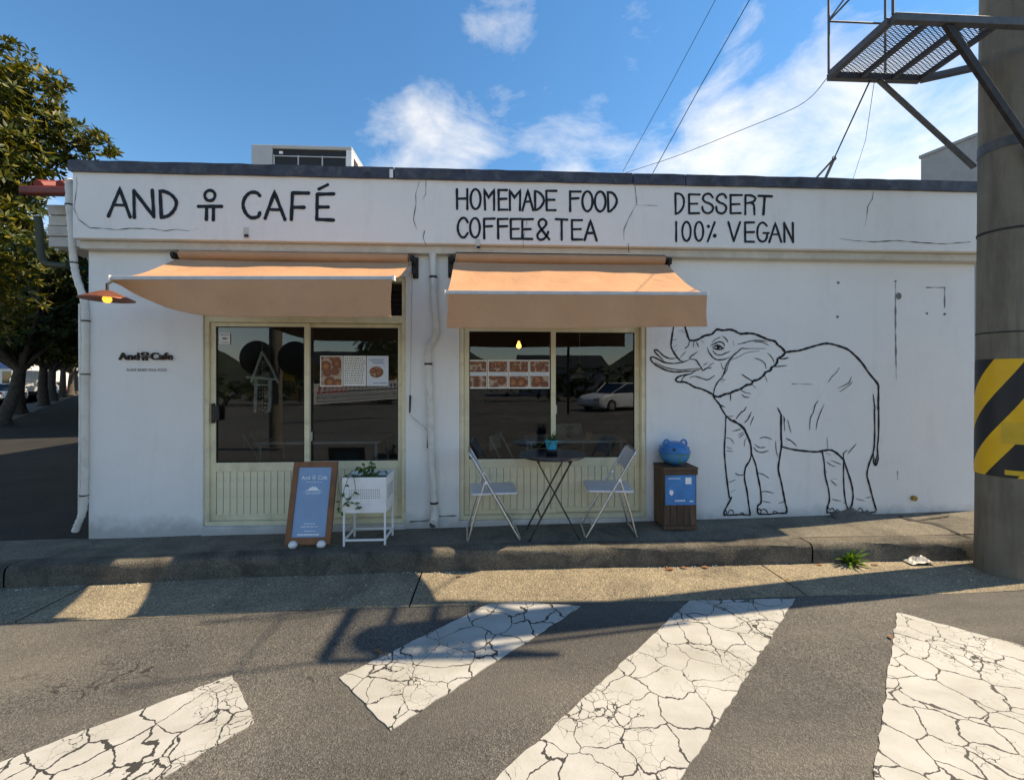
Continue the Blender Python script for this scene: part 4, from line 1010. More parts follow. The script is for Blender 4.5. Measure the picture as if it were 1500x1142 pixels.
# ------------------------------------------------------------------ planter
def leaf_mesh(mb, base, d, up, L, W, droop=.25, heart=False):
    d = Vector(d).normalized(); up = Vector(up); side = d.cross(up)
    if side.length < 1e-3: side = d.cross(Vector((1, .3, 0)))
    side.normalize(); nn = side.cross(d).normalized(); base = Vector(base)
    prof = [(0, .0), (.18, .75 if heart else .5), (.45, 1.0), (.75, .6), (1, 0)]
    vs = []; 
    for i, (t, w) in enumerate(prof):
        c = base + d * (L * t) - nn * (droop * L * t * t)
        vs += [c - side * W / 2 * w + nn * W * .10 * w, c - nn * .0, c + side * W / 2 * w + nn * W * .10 * w]
    fs = []
    for i in range(4):
        for k in range(2): fs.append((i * 3 + k, i * 3 + k + 1, (i + 1) * 3 + k + 1, (i + 1) * 3 + k))
    mb.add(vs, fs)
def planter():
    x0, x1, y0, y1 = -1.345, -.955, -.515, -.195
    zb = z_pave(-1.15, -.35); zt = .632; zm = .31
    t = thing('planter_stand', (-1.15, -.355, zb), 'white perforated metal planter box on a square tube stand', 'planter')
    w = .004
    bx = MB(); bx.box((x0, y0, zm), (x1, y0 + w, zt)); bx.box((x0, y1 - w, zm), (x1, y1, zt)); bx.box((x0, y0 + w, zm), (x0 + w, y1 - w, zt)); bx.box((x1 - w, y0 + w, zm), (x1, y1 - w, zt)); bx.box((x0 + w, y0 + w, zm), (x1 - w, y1 - w, zm + .004))
    box = bx.build('planter_box', 'white_metal', t, bevel=.0012, seg=1)
    h = MB()
    for i in range(17):
        for j in range(5):
            cx, cz = x0 + .065 + i * .0165, .445 + j * .0185
            h.add([(cx + .0042 * math.cos(k * math.pi / 4), y0 - .0006, cz + .0042 * math.sin(k * math.pi / 4)) for k in range(8)], [tuple(range(8))])
    tag(h.build('perforation', 'dark_plastic', box), kind='stuff')
    for j in range(5):
        z = .43 + j * .026; MB().box((x1 - .001, y0 + .05, z), (x1 + .0006, y1 - .05, z + .007)).build('slot', 'dark_plastic', box)
    MB().box((x0 + .006, y0 + .006, zt - .10), (x1 - .006, y1 - .006, zt - .055)).build('soil', 'soil', t)
    s = .017
    for (x, y) in ((x0 + .012, y0 + .012), (x1 - .012, y0 + .012), (x0 + .012, y1 - .012), (x1 - .012, y1 - .012)):
        MB().beam((x, y, z_pave(x, y)), (x, y, zm - .0005), s).build('leg', 'white_metal', t, bevel=.002)
    zr = zb + .065
    for a, b in (((x0 + .022, y0 + .012), (x1 - .022, y0 + .012)), ((x0 + .022, y1 - .012), (x1 - .022, y1 - .012)), ((x0 + .012, y0 + .022), (x0 + .012, y1 - .022)), ((x1 - .012, y0 + .022), (x1 - .012, y1 - .022))):
        MB().beam((*a, zr), (*b, zr), s).build('rail', 'white_metal', t, bevel=.002)
    # trailing vine
    v = thing('trailing_vine', (-1.15, -.36, zt - .06), 'trailing green vine spilling over the white planter box', 'plant')
    st = MB(); lf = MB(); rr = random.Random(3)
    paths = []
    c = Vector((-1.14, -.37, zt - .07))
    paths.append([c, c + Vector((-.05, -.02, .10)), Vector((-1.27, y0 + .03, zt + .05)), Vector((x0 + .05, y0 - .02, zt - .03)), Vector((x0 + .02, y0 - .025, .50)), Vector((x0 + .06, y0 - .02, .42)), Vector((x0 + .12, y0 - .02, .40)), Vector((x0 + .17, y0 - .015, .36))])
    paths.append([c, Vector((-1.25, y0 + .02, zt + .02)), Vector((-1.23, y0 - .02, zt - .02)), Vector((-1.225, y0 - .015, .52)), Vector((-1.26, y0 - .02, .46)), Vector((-1.30, y0 - .03, .40))])
    paths.append([c, Vector((-1.30, y0 + .05, zt + .02)), Vector((x0 - .02, y0 - .01, zt - .05)), Vector((x0 - .01, y0 - .02, .45)), Vector((x0 - .02, y0 - .02, .37)), Vector((x0, y0 - .02, .32))])
    for k in range(8):
        a = rr.uniform(0, 6.28); paths.append([c + Vector((rr.uniform(-.05, .05), rr.uniform(-.05, .05), 0)), c + Vector((.05 * math.cos(a), .05 * math.sin(a), .08)), c + Vector((.12 * math.cos(a), .10 * math.sin(a), rr.uniform(.06, .17)))])
    paths.append([c, c + Vector((.02, 0, .09)), c + Vector((.01, -.01, .19))])
    paths.append([c, c + Vector((.08, -.02, .08)), c + Vector((.15, -.03, .10))])
    for p in paths:
        sp = [Vector(q) for q in smooth_path([tuple(x) for x in p], 6)]
        st.tube(sp, .0028, 5)
        n_ = len(sp)
        for i in range(3, n_):
            if (i % 4 == 0 or i > n_ - 4) and not (n_ > 30 and 8 < i < 20):
                d = Vector((rr.uniform(-1, 1), rr.uniform(-.8, .2), rr.uniform(-.7, .35)))
                L = rr.uniform(.03, .055); lf = MB(); leaf_mesh(lf, sp[i], d, (0, -.4, 1), L, L * .68, .3, True); lf.build('leaf', 'leaf_pot', v)
    st.build('stem', 'leaf_pot', v)
planter()

# ------------------------------------------------------------------ bistro table and chairs
def bistro():
    c = Vector((.585, -.335, z_pave(.58, -.33))); h = .785; r = .322
    t = thing('bistro_table', c, 'round black folding bistro table with crossed legs', 'table')
    MB().lathe([(.0001, h - .020), (r - .02, h - .020), (r - .004, h - .014), (r, h - .006), (r - .004, h), (r - .03, h + .0015), (.0001, h)], c, 48).build('table_top', 'table_black', t, smooth=True)
    for Y in (-.155, .155):
        q = Y * .93
        MB().beam(c + Vector((-.17, q, h - .022)), c + Vector((.24, q, .004)), .024, .013).build('leg', 'dark_plastic', t, bevel=.002)
        MB().beam(c + Vector((.17, Y, h - .022)), c + Vector((-.24, Y, .004)), .024, .013).build('leg', 'dark_plastic', t, bevel=.002)
    for x, z in ((-.145, .70), (.145, .70)): MB().beam(c + Vector((x, -.150, z + .03)), c + Vector((x, .150, z + .03)), .014).build('crossbar', 'dark_plastic', t)
    MB().beam(c + Vector((-.125, -.14, .21)), c + Vector((-.125, .14, .21)), .012).build('crossbar', 'dark_plastic', t)
    MB().beam(c + Vector((.135, -.14, .20)), c + Vector((.135, .14, .20)), .012).build('crossbar', 'dark_plastic', t)
    return c, h
tc_, th_ = bistro()
def chair_at(x, y, flip, label, yaw):
    base = Vector((x, y, z_pave(x, y)))
    t = thing('folding_chair', base, label, 'chair', 'folding chairs at the bistro table')
    s = -1 if flip else 1; w = .205; r = .011
    Mx = Matrix.Translation(base) @ Matrix.Rotation(R(yaw), 4, 'Z') @ Matrix.Scale(s, 4, (1, 0, 0))
    q = lambda a, b, c: Mx @ Vector((a, b, c))
    ft, bk = .235, -.235
    for sy in (-1, 1):
        Y = sy * w
        MB().tube([q(ft, Y, r), q(.0, Y, .43), q(-.205, Y, .79)], r, 10).build('leg', 'steel', t, smooth=True)
        MB().tube([q(bk, Y * .90, r), q(-.185, Y * .90, .22), q(-.085, Y * .90, .545)], r, 10).build('leg', 'steel', t, smooth=True)
        MB().tube([q(-.075, Y * .86, .555), q(-.075, Y * 1.06, .555)], .016, 10).build('pivot', 'ceramic_white', t)
    # floor loops and top loop
    MB().tube([q(ft, -w, r), q(ft + .012, -w + .02, r), q(ft + .012, w - .02, r), q(ft, w, r)], r * .95, 8).build('floor_bar', 'steel', t, smooth=True)
    MB().tube([q(bk, -w * .9, r), q(bk - .012, -w * .9 + .02, r), q(bk - .012, w * .9 - .02, r), q(bk, w * .9, r)], r * .95, 8).build('floor_bar', 'steel', t, smooth=True)
    MB().tube([q(-.205, -w, .79), q(-.222, -w + .012, .82), q(-.228, -w + .05, .83), q(-.228, w - .05, .83), q(-.222, w - .012, .82), q(-.205, w, .79)], r, 8).build('back_loop', 'steel', t, smooth=True)
    def bp(u, v):
        Y = lerp(-w + .008, w - .008, u); z = lerp(.645, .822, v); xx = -.205 + (.79 - z) * .575 - .022 * math.sin(math.pi * u)
        return q(xx, Y, z)
    MB().grid(bp, 12, 5).build('backrest', 'chair_grey', t, smooth=True, solid=.008)
    pts = []
    for (cx, cy, a0) in ((.19, w - .035, 0), (-.18, w - .035, 90), (-.18, -w + .035, 180), (.19, -w + .035, 270)):
        for k in range(5):
            a = R(a0 + 22.5 * k); pts.append(q(cx + .035 * math.cos(a), cy + .035 * math.sin(a), .435))
    MB().prism(pts, (0, 0, .022)).build('seat', 'chair_grey', t, bevel=.008, seg=3)
    MB().tube([q(.185, -w, .13), q(.185, w, .13)], .007, 8).build('rung', 'steel', t)
    return t
chair_at(.01, -.255, False, 'grey steel folding chair left of the bistro table', 4)
chair_at(1.15, -.265, True, 'grey steel folding chair right of the bistro table', -6)
# potted plant on the table
pc = Vector((.575, -.36, tc_.z + th_ + .0015))
t = thing('flower_pot', pc, 'bright blue pot with spiky green plant on the black table', 'potted plant')
MB().lathe([(.0001, .0), (.052, .0), (.056, .006), (.056, .045), (.05, .05), (.0001, .05)], pc, 20).build('saucer', 'table_black', t, smooth=True)
MB().lathe([(.045, .050), (.062, .125), (.067, .128), (.067, .138), (.060, .138), (.056, .125), (.0001, .12)], pc, 24).build('pot', 'pot_blue', t, smooth=True)
lf = MB(); rr = random.Random(5)
for k in range(46):
    a = rr.uniform(0, 6.28); e = rr.uniform(.1, 1.3); d = Vector((math.cos(a) * math.cos(e), math.sin(a) * math.cos(e), math.sin(e)))
    leaf_mesh(lf, pc + Vector((rr.uniform(-.03, .03), rr.uniform(-.03, .03), .122)), d, (0, 0, 1), rr.uniform(.07, .15), .012, .5)
tag(lf.build('foliage', 'leaf_pot', t), kind='stuff')

# ------------------------------------------------------------------ crate with blue jar
def crate():
    x0 = P(972, 760, -.29).x; x1 = P(1021, 760, -.29).x; yb, yf = -.03, -.29
    zb = z_pave(1.7, -.2); zt = P(996, 684, -.29).z
    t = thing('wooden_cabinet', ((x0 + x1) / 2, -.16, zb), 'small dark plank cabinet with a blue poster standing by the window', 'cabinet')
    n = 5; w = (x1 - x0 - .006) / n
    for i in range(n): MB().box((x0 + .003 + i * w + .0015, yf + random.uniform(0, .003), zb + .045), (x0 + .003 + (i + 1) * w - .0015, yf + .018, zt - .055)).build('plank', 'plank', t, bevel=.002, seg=1)
    for sx in (x0, x1 - .018):
        for k in range(3): MB().box((sx, yf + .02 + k * .078, zb + .03), (sx + .018, yf + .096 + k * .078, zt - .03)).build('plank', 'plank', t, bevel=.002, seg=1)
    MB().box((x0 + .02, yb - .02, zb + .03), (x1 - .02, yb - .004, zt - .03)).build('back_panel', 'wood_dark', t)
    for k in range(3): MB().box((x0 - .008, yf - .012 + k * .088, zt - .028), (x1 + .008, yf + .074 + k * .088, zt + random.uniform(-.003, .002))).build('plank', 'plank', t, bevel=.003, seg=1)
    MB().box((x0 - .004, yf - .010, zt - .075), (x1 + .004, yf + .0, zt - .030)).build('rail', 'plank', t, bevel=.002)
    MB().box((x0 - .004, yf - .014, zb + .012), (x1 + .004, yf - .001, zb + .046)).build('rail', 'plank', t, bevel=.002)
    for sx in (x0 + .01, x1 - .05):
        for sy in (yf + .005, yb - .05): MB().box((sx, sy, zb - .01), (sx + .04, sy + .04, zb + .03)).build('foot', 'wood_dark', t)
    a, b = P(974.5, 696, yf - .004), P(1019, 739, yf - .004)
    pz = MB().box((a.x, yf - .0045, b.z), (b.x, yf - .001, a.z)).build('poster', 'sticker_blue', t)
    W, H = b.x - a.x, a.z - b.z
    pr = MB()
    def bar(u0, u1, v0, v1): pr.add([(a.x + u * W, yf - .0052, b.z + v * H) for u, v in ((u0, v0), (u1, v0), (u1, v1), (u0, v1))], [(0, 1, 2, 3)])
    bar(.66, .86, .70, .92); bar(.1, .5, .88, .9)
    x = .32
    while x < .65: L = random.uniform(.02, .05); bar(x, x + L, .12, .17); x += L + .015
    bar(.8, .92, .10, .14)
    pr.add([(a.x + (.2 + .07 * math.cos(k * .7)) * W, yf - .0052, b.z + (.42 + .09 * math.sin(k * .7) * (1.3 if k % 2 else .8)) * H) for k in range(9)], [tuple(range(9))])
    pr.build('print', 'white_print', pz)
    # jar
    jc = Vector(((x0 + x1) / 2 - .004, -.16, zt + .004)); r = .152
    j = thing('blue_jar', jc, 'round glazed blue jar with two ear-like loops on the plank cabinet', 'jar')
    prof = []
    for k in range(25):
        th = -math.pi / 2 + math.pi * k / 24; rr_ = r * math.cos(th) ** .8 if math.cos(th) > 0 else 0.0; prof.append([max(rr_, .0001), .118 + .118 * math.sin(th)])
    prof[0] = [.07, .0]; prof[1] = [.085, .004]
    bj = MB(); bj.lathe(prof, (0, 0, 0), 40); bj.build('body', 'jar_blue', j, smooth=True).location = (0, 0, 0)
    rm = MB(); rm.lathe([(r + .001, .126), (r + .006, .130), (r + .006, .140), (r + .001, .144)], (0, 0, 0), 40); rm.build('rim', 'jar_blue', j, smooth=True).location = (0, 0, 0)
    rm = MB(); rm.lathe([(r - .012, .168), (r - .004, .171), (r - .006, .178), (r - .016, .180)], (0, 0, 0), 40); rm.build('rim', 'jar_blue', j, smooth=True).location = (0, 0, 0)
    for s in (-1, 1):
        c = Vector((s * .088, -.02, .215)); pts = [c + Vector((.030 * math.cos(a), 0, .036 * math.sin(a))) for a in [k * math.pi / 8 for k in range(17)]]
        bj = MB(); bj.tube(pts, .011, 8); bj.build('ear_loop', 'jar_blue', j, smooth=True).location = (0, 0, 0)
    for x, z in ((-.06, .17),): 
        bj = MB(); bj.lathe([(.0001, -.01), (.014, -.004), (.014, .004), (.0001, .01)], (0, 0, 0), 12, Matrix.Translation((x, -.132, z)) @ Matrix.Rotation(R(90), 4, 'X')); bj.build('knob', 'dark_plastic', j).location = (0, 0, 0)
crate()

# ------------------------------------------------------------------ papers on the glass
def sheet(name, label, x0, y0, x1, y1, Y, m='paper', cat='poster', group=None):
    a, b = P(x0, y0, Y), P(x1, y1, Y)
    o = MB().box((a.x, Y, b.z), (b.x, Y + .0012, a.z)).build(name, m); tag(o, label, cat, group); return o, a, b
def blobs(o, a, b, cols, rows, m, Y, seed, jit=.02, fill=.92):
    rr = random.Random(seed); mb = MB(); W, H = b.x - a.x, a.z - b.z
    for i in range(cols):
        for j in range(rows):
            cx, cz = (i + .5) / cols, (j + .5) / rows; n_ = 12
            mb.add([(a.x + W * (.05 + .9 * (cx + fill * .5 / cols * math.cos(k * 2 * math.pi / n_) * rr.uniform(.85, 1.05))), Y - .0012 - .0003 * ((i + j) % 3), b.z + H * (.03 + .94 * (cz + fill * .5 / rows * math.sin(k * 2 * math.pi / n_) * rr.uniform(.85, 1.05)))) for k in range(n_)], [tuple(range(n_))])
    return mb.build('photo_print', m, o)
def pprint(o, a, b, u0, u1, v0, v1, Y, m):
    W, H = b.x - a.x, a.z - b.z
    MB().add([(a.x + W * u, Y - .0012, b.z + H * v) for u, v in ((u0, v0), (u1, v0), (u1, v1), (u0, v1))], [(0, 1, 2, 3)]).build('photo_print', m, o)
YD = .098   # face of the right sash pane, outside
o, a, b = sheet('poster', 'paper poster of glossy buns on the right door pane, leftmost of three', 469, 521, 502, 566, .093)
pprint(o, a, b, .05, .95, .04, .97, .093, 'food_large')
o, a, b = sheet('poster', 'handwritten notice sheet between two food posters on the door pane', 503, 521, 536, 565, .093)
mb = MB(); rr = random.Random(9); W, H = b.x - a.x, a.z - b.z
for r_ in range(11):
    x = .06
    while x < .9:
        L = rr.uniform(.03, .10); z = .92 - r_ * .082; mb.add([(a.x + W * u, .0918, b.z + H * v) for u, v in ((x, z - .03), (x + L, z - .025), (x + L, z + .02), (x, z + .015))], [(0, 1, 2, 3)]); x += L + .035
mb.build('handwriting', 'grey_print', o)
o, a, b = sheet('poster', 'pale blue poster with a plate of food on the door pane', 537, 521, 569, 565, .093, 'paper_pale')
mb = MB(); mb.add([(lerp(a.x, b.x, .45 + .33 * math.cos(k * .524)), .0918, lerp(b.z, a.z, .46 + .19 * math.sin(k * .524))) for k in range(12)], [tuple(range(12))]); mb.build('photo_print', 'food_small', o)
mb = MB()
for z, x0_, x1_ in ((.86, .1, .8), (.80, .2, .75), (.74, .3, .8), (.08, .3, .95)): mb.add([(lerp(a.x, b.x, u), .0917, lerp(b.z, a.z, v)) for u, v in ((x0_, z), (x1_, z), (x1_, z + .03), (x0_, z + .03))], [(0, 1, 2, 3)])
mb.build('print', 'menu_blue', o)
for k in range(4):
    x0_ = 684 + k * 30.4
    o, a, b = sheet('poster', ['bun photo sheet at the left end of the four on the window', 'second bun photo sheet from the left on the window', 'third bun photo sheet from the left on the window', 'bun photo sheet at the right end of the four, next to the window mullion'][k], x0_, 527, x0_ + 29.8, 569, .053, group='bun photo sheets on the window')
    W, H = b.x - a.x, a.z - b.z
    pprint(o, a, b, .05, .96, .58, .95, .053, 'food_small'); pprint(o, a, b, .05, .96, .05, .44, .053, 'food_large')
    mb = MB(); mb.add([(a.x + W * u, .0512, b.z + H * v) for u, v in ((.1, .45), (.9, .45), (.9, .57), (.1, .57))], [(0, 1, 2, 3)]); mb.build('print', 'paper_pale', o)
o, a, b = sheet('sticker', 'small square white sticker at the top left of the door pane', 321, 488, 337, 504, .053, cat='sticker')
mb = MB(); W, H = b.x - a.x, a.z - b.z
for u0, u1, v0, v1 in ((.1, .9, .82, .9), (.15, .85, .12, .2), (.3, .7, .4, .62), (.4, .8, .5, .56)): mb.add([(a.x + W * u, .0518, b.z + H * v) for u, v in ((u0, v0), (u1, v0), (u1, v1), (u0, v1))], [(0, 1, 2, 3)])
mb.build('print', 'grey_print', o)

# ------------------------------------------------------------------ inside the cafe
def driftwood():
    Y = .17; q = lambda x, y: P(310 + x / 5.172, 470 + y / 5.172, Y)
    t = thing('driftwood_mobile', q(385, 690), 'hanging driftwood house with shell strings behind the left door pane', 'ornament')
    sp = MB(); sp.tube([q(382, 50), q(384, 250)], .003, 6); sp.build('cord', 'wood_drift', t)
    for a, b, r in (((385, 235), (300, 465), .016), ((385, 235), (505, 470), .016), ((262, 428), (500, 445), .014), ((310, 480), (455, 485), .009), ((338, 440), (330, 690), .020), ((443, 440), (440, 690), .020)):
        m = ((a[0] + b[0]) / 2 + random.uniform(-8, 8), (a[1] + b[1]) / 2 + random.uniform(-5, 5))
        MB().tube([q(*a), q(*m), q(*b)], [r, r * .9, r * .8], 8).build('stick', 'wood_drift', t, smooth=True)
    sh = MB()
    for cx in (365, 385, 405, 425):
        MB().tube([q(cx, 300 if cx in (385, 405) else 440), q(cx, 680)], .0015, 5).build('string', 'wood_drift', t)
        y = 510
        while y < 690: sh.lathe([(.0001, -.013), (.010, -.005), (.011, .004), (.0001, .013)], q(cx + random.uniform(-3, 3), y), 7); y += random.uniform(24, 34)
    for k in range(28): 
        yy = random.uniform(300, 420); sh.lathe([(.0001, -.012), (.008, 0), (.0001, .012)], q(385 + random.uniform(-.42, .42) * (yy - 240) * .9, yy), 6)
    sh.build('shells', 'shell', t)
driftwood()
def cafe_table(c, W, D, label):
    t = thing('cafe_table', c, label, 'table', 'tables inside the cafe')
    MB().box((c[0] - W / 2, c[1] - D / 2, .735), (c[0] + W / 2, c[1] + D / 2, .765)).build('table_top', 'white_metal', t, bevel=.006)
    for sx in (-1, 1):
        for sy in (-1, 1): MB().beam((c[0] + sx * (W / 2 - .06), c[1] + sy * (D / 2 - .06), .0), (c[0] + sx * (W / 2 - .06), c[1] + sy * (D / 2 - .06), .7345), .03).build('leg', 'white_metal', t)
cafe_table((1.05, 1.05, 0), 1.25, .62, 'white cafe table seen through the window'); cafe_table((-2.1, 1.15, 0), 1.5, .7, 'white cafe table seen through the door')
def in_chair(x, y, ang, label):
    t = thing('cafe_chair', (x, y, 0), label, 'chair', 'chairs inside the cafe')
    M = Matrix.Translation((x, y, 0)) @ Matrix.Rotation(R(ang), 4, 'Z'); q = lambda *p: M @ Vector(p)
    for s in (-1, 1):
        MB().tube([q(.22, s * .2, 0), q(-.22, s * .2, .84)], .011, 8).build('leg', 'white_metal', t); MB().tube([q(-.2, s * .18, 0), q(-.05, s * .18, .54)], .011, 8).build('leg', 'white_metal', t)
    MB().box((-.2, -.19, .43), (.2, .19, .45), M).build('seat', 'white_metal', t, bevel=.006); MB().box((-.222, -.19, .66), (-.21, .19, .84), M).build('backrest', 'white_metal', t)
in_chair(.25, .75, -20, 'white chair behind the window, left of the inside table'); in_chair(-.95, .72, 165, 'white chair behind the right door pane'); in_chair(1.15, 1.75, -90, 'white chair behind the inside table, facing out'); in_chair(-2.9, 1.2, 20, 'white chair behind the left door pane')
p = Vector((1.0, 1.0, .766)); t = thing('table_plant', p, 'small bushy plant on the white table inside the window', 'potted plant')
MB().lathe([(.03, 0), (.045, .06), (.0001, .055)], p, 14).build('pot', 'rust_dark', t); lf = MB()
for k in range(50):
    a = random.uniform(0, 6.28); e = random.uniform(.2, 1.4); leaf_mesh(lf, p + Vector((0, 0, .055)), (math.cos(a) * math.cos(e), math.sin(a) * math.cos(e), math.sin(e)), (0, 0, 1), random.uniform(.06, .13), .025, .3)
tag(lf.build('foliage', 'leaf_pot', t), kind='stuff')
p = Vector((1.22, .88, .766)); t = thing('table_card', p, 'small kraft table number card on the white table inside', 'card'); MB().box((p.x - .04, p.y - .006, p.z), (p.x + .04, p.y + .006, p.z + .085)).build('card', 'bread_pale', t)
MB().box((p.x - .02, p.y - .0075, p.z + .03), (p.x + .02, p.y - .0062, p.z + .06)).build('print', 'grey_print', t)
def pendant(x, y, z, shade, bulb, label):
    t = thing('pendant_lamp', (x, y, z), label, 'lamp')
    MB().tube([(x, y, z + .10), (x, y, 2.708)], .004, 6).build('cord', 'white_metal' if shade else 'dark_plastic', t)
    if shade: MB().lathe([(.02, .11), (.035, .10), (.045, .05), (.10, .035), (.105, .0), (.13, -.02), (.125, -.022), (.095, -.0), (.03, .09)], (x, y, z), 24).build('lamp_shade', 'white_metal', t, smooth=True)
    else: MB().tube([(x, y, z + .05), (x, y, z + .11)], .018, 10).build('lamp_holder', 'dark_plastic', t)
    MB().lathe([(.0001, -.055), (.03, -.035), (.035, -.01), (.015, .03), (.014, .05)], (x, y, z + (.03 if shade else 0)), 14).build('bulb', 'bulb_in' if bulb else 'ceramic_white', t, smooth=True)
pd = P(849, 552, 1.3); pendant(pd.x, 1.3, pd.z, True, False, 'white enamel pendant lamp hanging inside the window')
pd = P(760, 505, 1.6); pendant(pd.x, 1.6, pd.z, False, True, 'bare glowing amber bulb hanging inside the window')

# ------------------------------------------------------------------ roof unit
def roof_unit():
    d = 6.0; a = DP(368, 211, d); b = DP(513, 218, d); zt = a.z; zb = 3.122; Yf = a.y; dp = .62
    x0, x1 = a.x, DP(513, 218, d).x
    t = thing('air_conditioner', ((x0 + x1) / 2, Yf + dp / 2, zb), 'grey air conditioning unit with black coil panels on the flat roof', 'air conditioner')
    MB().box((x0, Yf, zb + .06), (x0 + .29, Yf + dp, zt)).build('cabinet', 'ac_grey', t, bevel=.01)
    MB().box((x0 + .291, Yf + .02, zb + .06), (x1 - .08, Yf + dp - .02, zt - .05)).build('coil', 'coil', t)
    MB().box((x0 + .291, Yf - .004, zt - .05), (x1, Yf + dp, zt - .002)).build('top_panel', 'ac_grey', t, bevel=.006)
    MB().box((x1 - .079, Yf, zb + .06), (x1, Yf + dp, zt - .051)).build('end_panel', 'white_metal', t, bevel=.004)
    W = x1 - .08 - x0 - .31
    for k in range(4): MB().box((x0 + .31 + W * k / 3 - .008, Yf + .005, zb + .06), (x0 + .31 + W * k / 3 + .008, Yf + .018, zt - .14)).build('coil_bar', 'alu', t)
    for k in range(3): MB().box((x0 + .31 + W * k / 3 + .009, Yf + .006, zt - .16), (x0 + .31 + W * (k + 1) / 3 - .009, Yf + .017, zt - .148)).build('coil_bar', 'alu', t)
    for i in range(2):
        for j in range(4): MB().box((x1 + .0005, Yf + .08 + i * .27, zt - .25 - j * .2), (x1 + .004, Yf + .28 + i * .27, zt - .12 - j * .2)).build('side_vent', 'coil', t)
    MB().box((x0 + .38, Yf + .012, zt - .12), (x0 + .43, Yf + .0185, zt - .085)).build('badge', 'white_print', t)
    for sx in (x0 + .1, x1 - .2):
        for sy in (Yf + .05, Yf + dp - .15): MB().box((sx, sy, zb), (sx + .1, sy + .1, zb + .0595)).build('foot', 'rubber', t)
roof_unit()

# ------------------------------------------------------------------ utility pole
PX, PY_, PR = 4.45, -.945, .190
zp_ = z_road(PX) - .02
pole = thing('utility_pole', (PX, PY_, zp_), 'thick grey concrete utility pole with yellow and black hazard band', 'utility pole')
def pole_r(z): return PR - (z - zp_) * .0062
m = MB(); m.lathe([(pole_r(zp_) + .004, 0), (pole_r(zp_ + .5), .5), (pole_r(2), 2 - zp_), (pole_r(4), 4 - zp_), (pole_r(5.5), 5.5 - zp_), (pole_r(5.5) - .03, 5.53 - zp_)], (0, 0, 0), 40)
m.build('shaft', 'pole_concrete', pole, smooth=True).location = (0, 0, 0)
ztb, zbb = P(1422, 527, PY_ + .13).z, P(1422, 690, PY_ + .13).z
m = MB(); m.lathe([(pole_r(zbb) + .0005, zbb - zp_), (pole_r(zbb) + .006, zbb - zp_ + .002), (pole_r(ztb) + .006, ztb - zp_ - .002), (pole_r(ztb) + .0005, ztb - zp_)], (0, 0, 0), 40)
m.build('hazard_band', 'hazard_band', pole, smooth=True).location = (0, 0, 0)
for y, h in ((490, .006), (348, .010), (228, .045)):
    z = P(1422, y, PY_ + .13).z - zp_; m = MB(); m.lathe([(pole_r(z + zp_) + .0005, z - h), (pole_r(z + zp_) + .005, z - h + .001), (pole_r(z + zp_) + .005, z + h - .001), (pole_r(z + zp_) + .0005, z + h)], (0, 0, 0), 40)
    m.build('steel_strap', 'galv' if h > .02 else 'rust_dark', pole, smooth=True).location = (0, 0, 0)
def on_pole(ang, z0, z1, w, m_, name):
    """small plate wrapped on the pole"""
    mb = MB(); k = 6; r = pole_r(z0) + .008
    mb.add([(r * math.cos(ang + (i / k - .5) * w / r), r * math.sin(ang + (i / k - .5) * w / r), z - zp_) for z in (z0, z1) for i in range(k + 1)], [(i, i + 1, k + 2 + i, k + 1 + i) for i in range(k)])
    mb.build(name, m_, pole, solid=.002).location = (0, 0, 0)
va = math.atan2(CY - PY_, CX - PX)
on_pole(va + .30, .98, 1.16, .16, 'yellow', 'number_plate'); on_pole(va + .30, .72, .76, .13, 'yellow', 'number_plate')
# loop of thick cable
m = MB(); m.tube(smooth_path([(-.05, -.16, 5.5), (-.10, -.30, 5.0), (.02, -.34, 4.62), (.16, -.30, 4.75), (.14, -.1, 5.5)], 8), .022, 10); m.build('cable_loop', 'rubber', pole, smooth=True).location = (0, 0, 0)

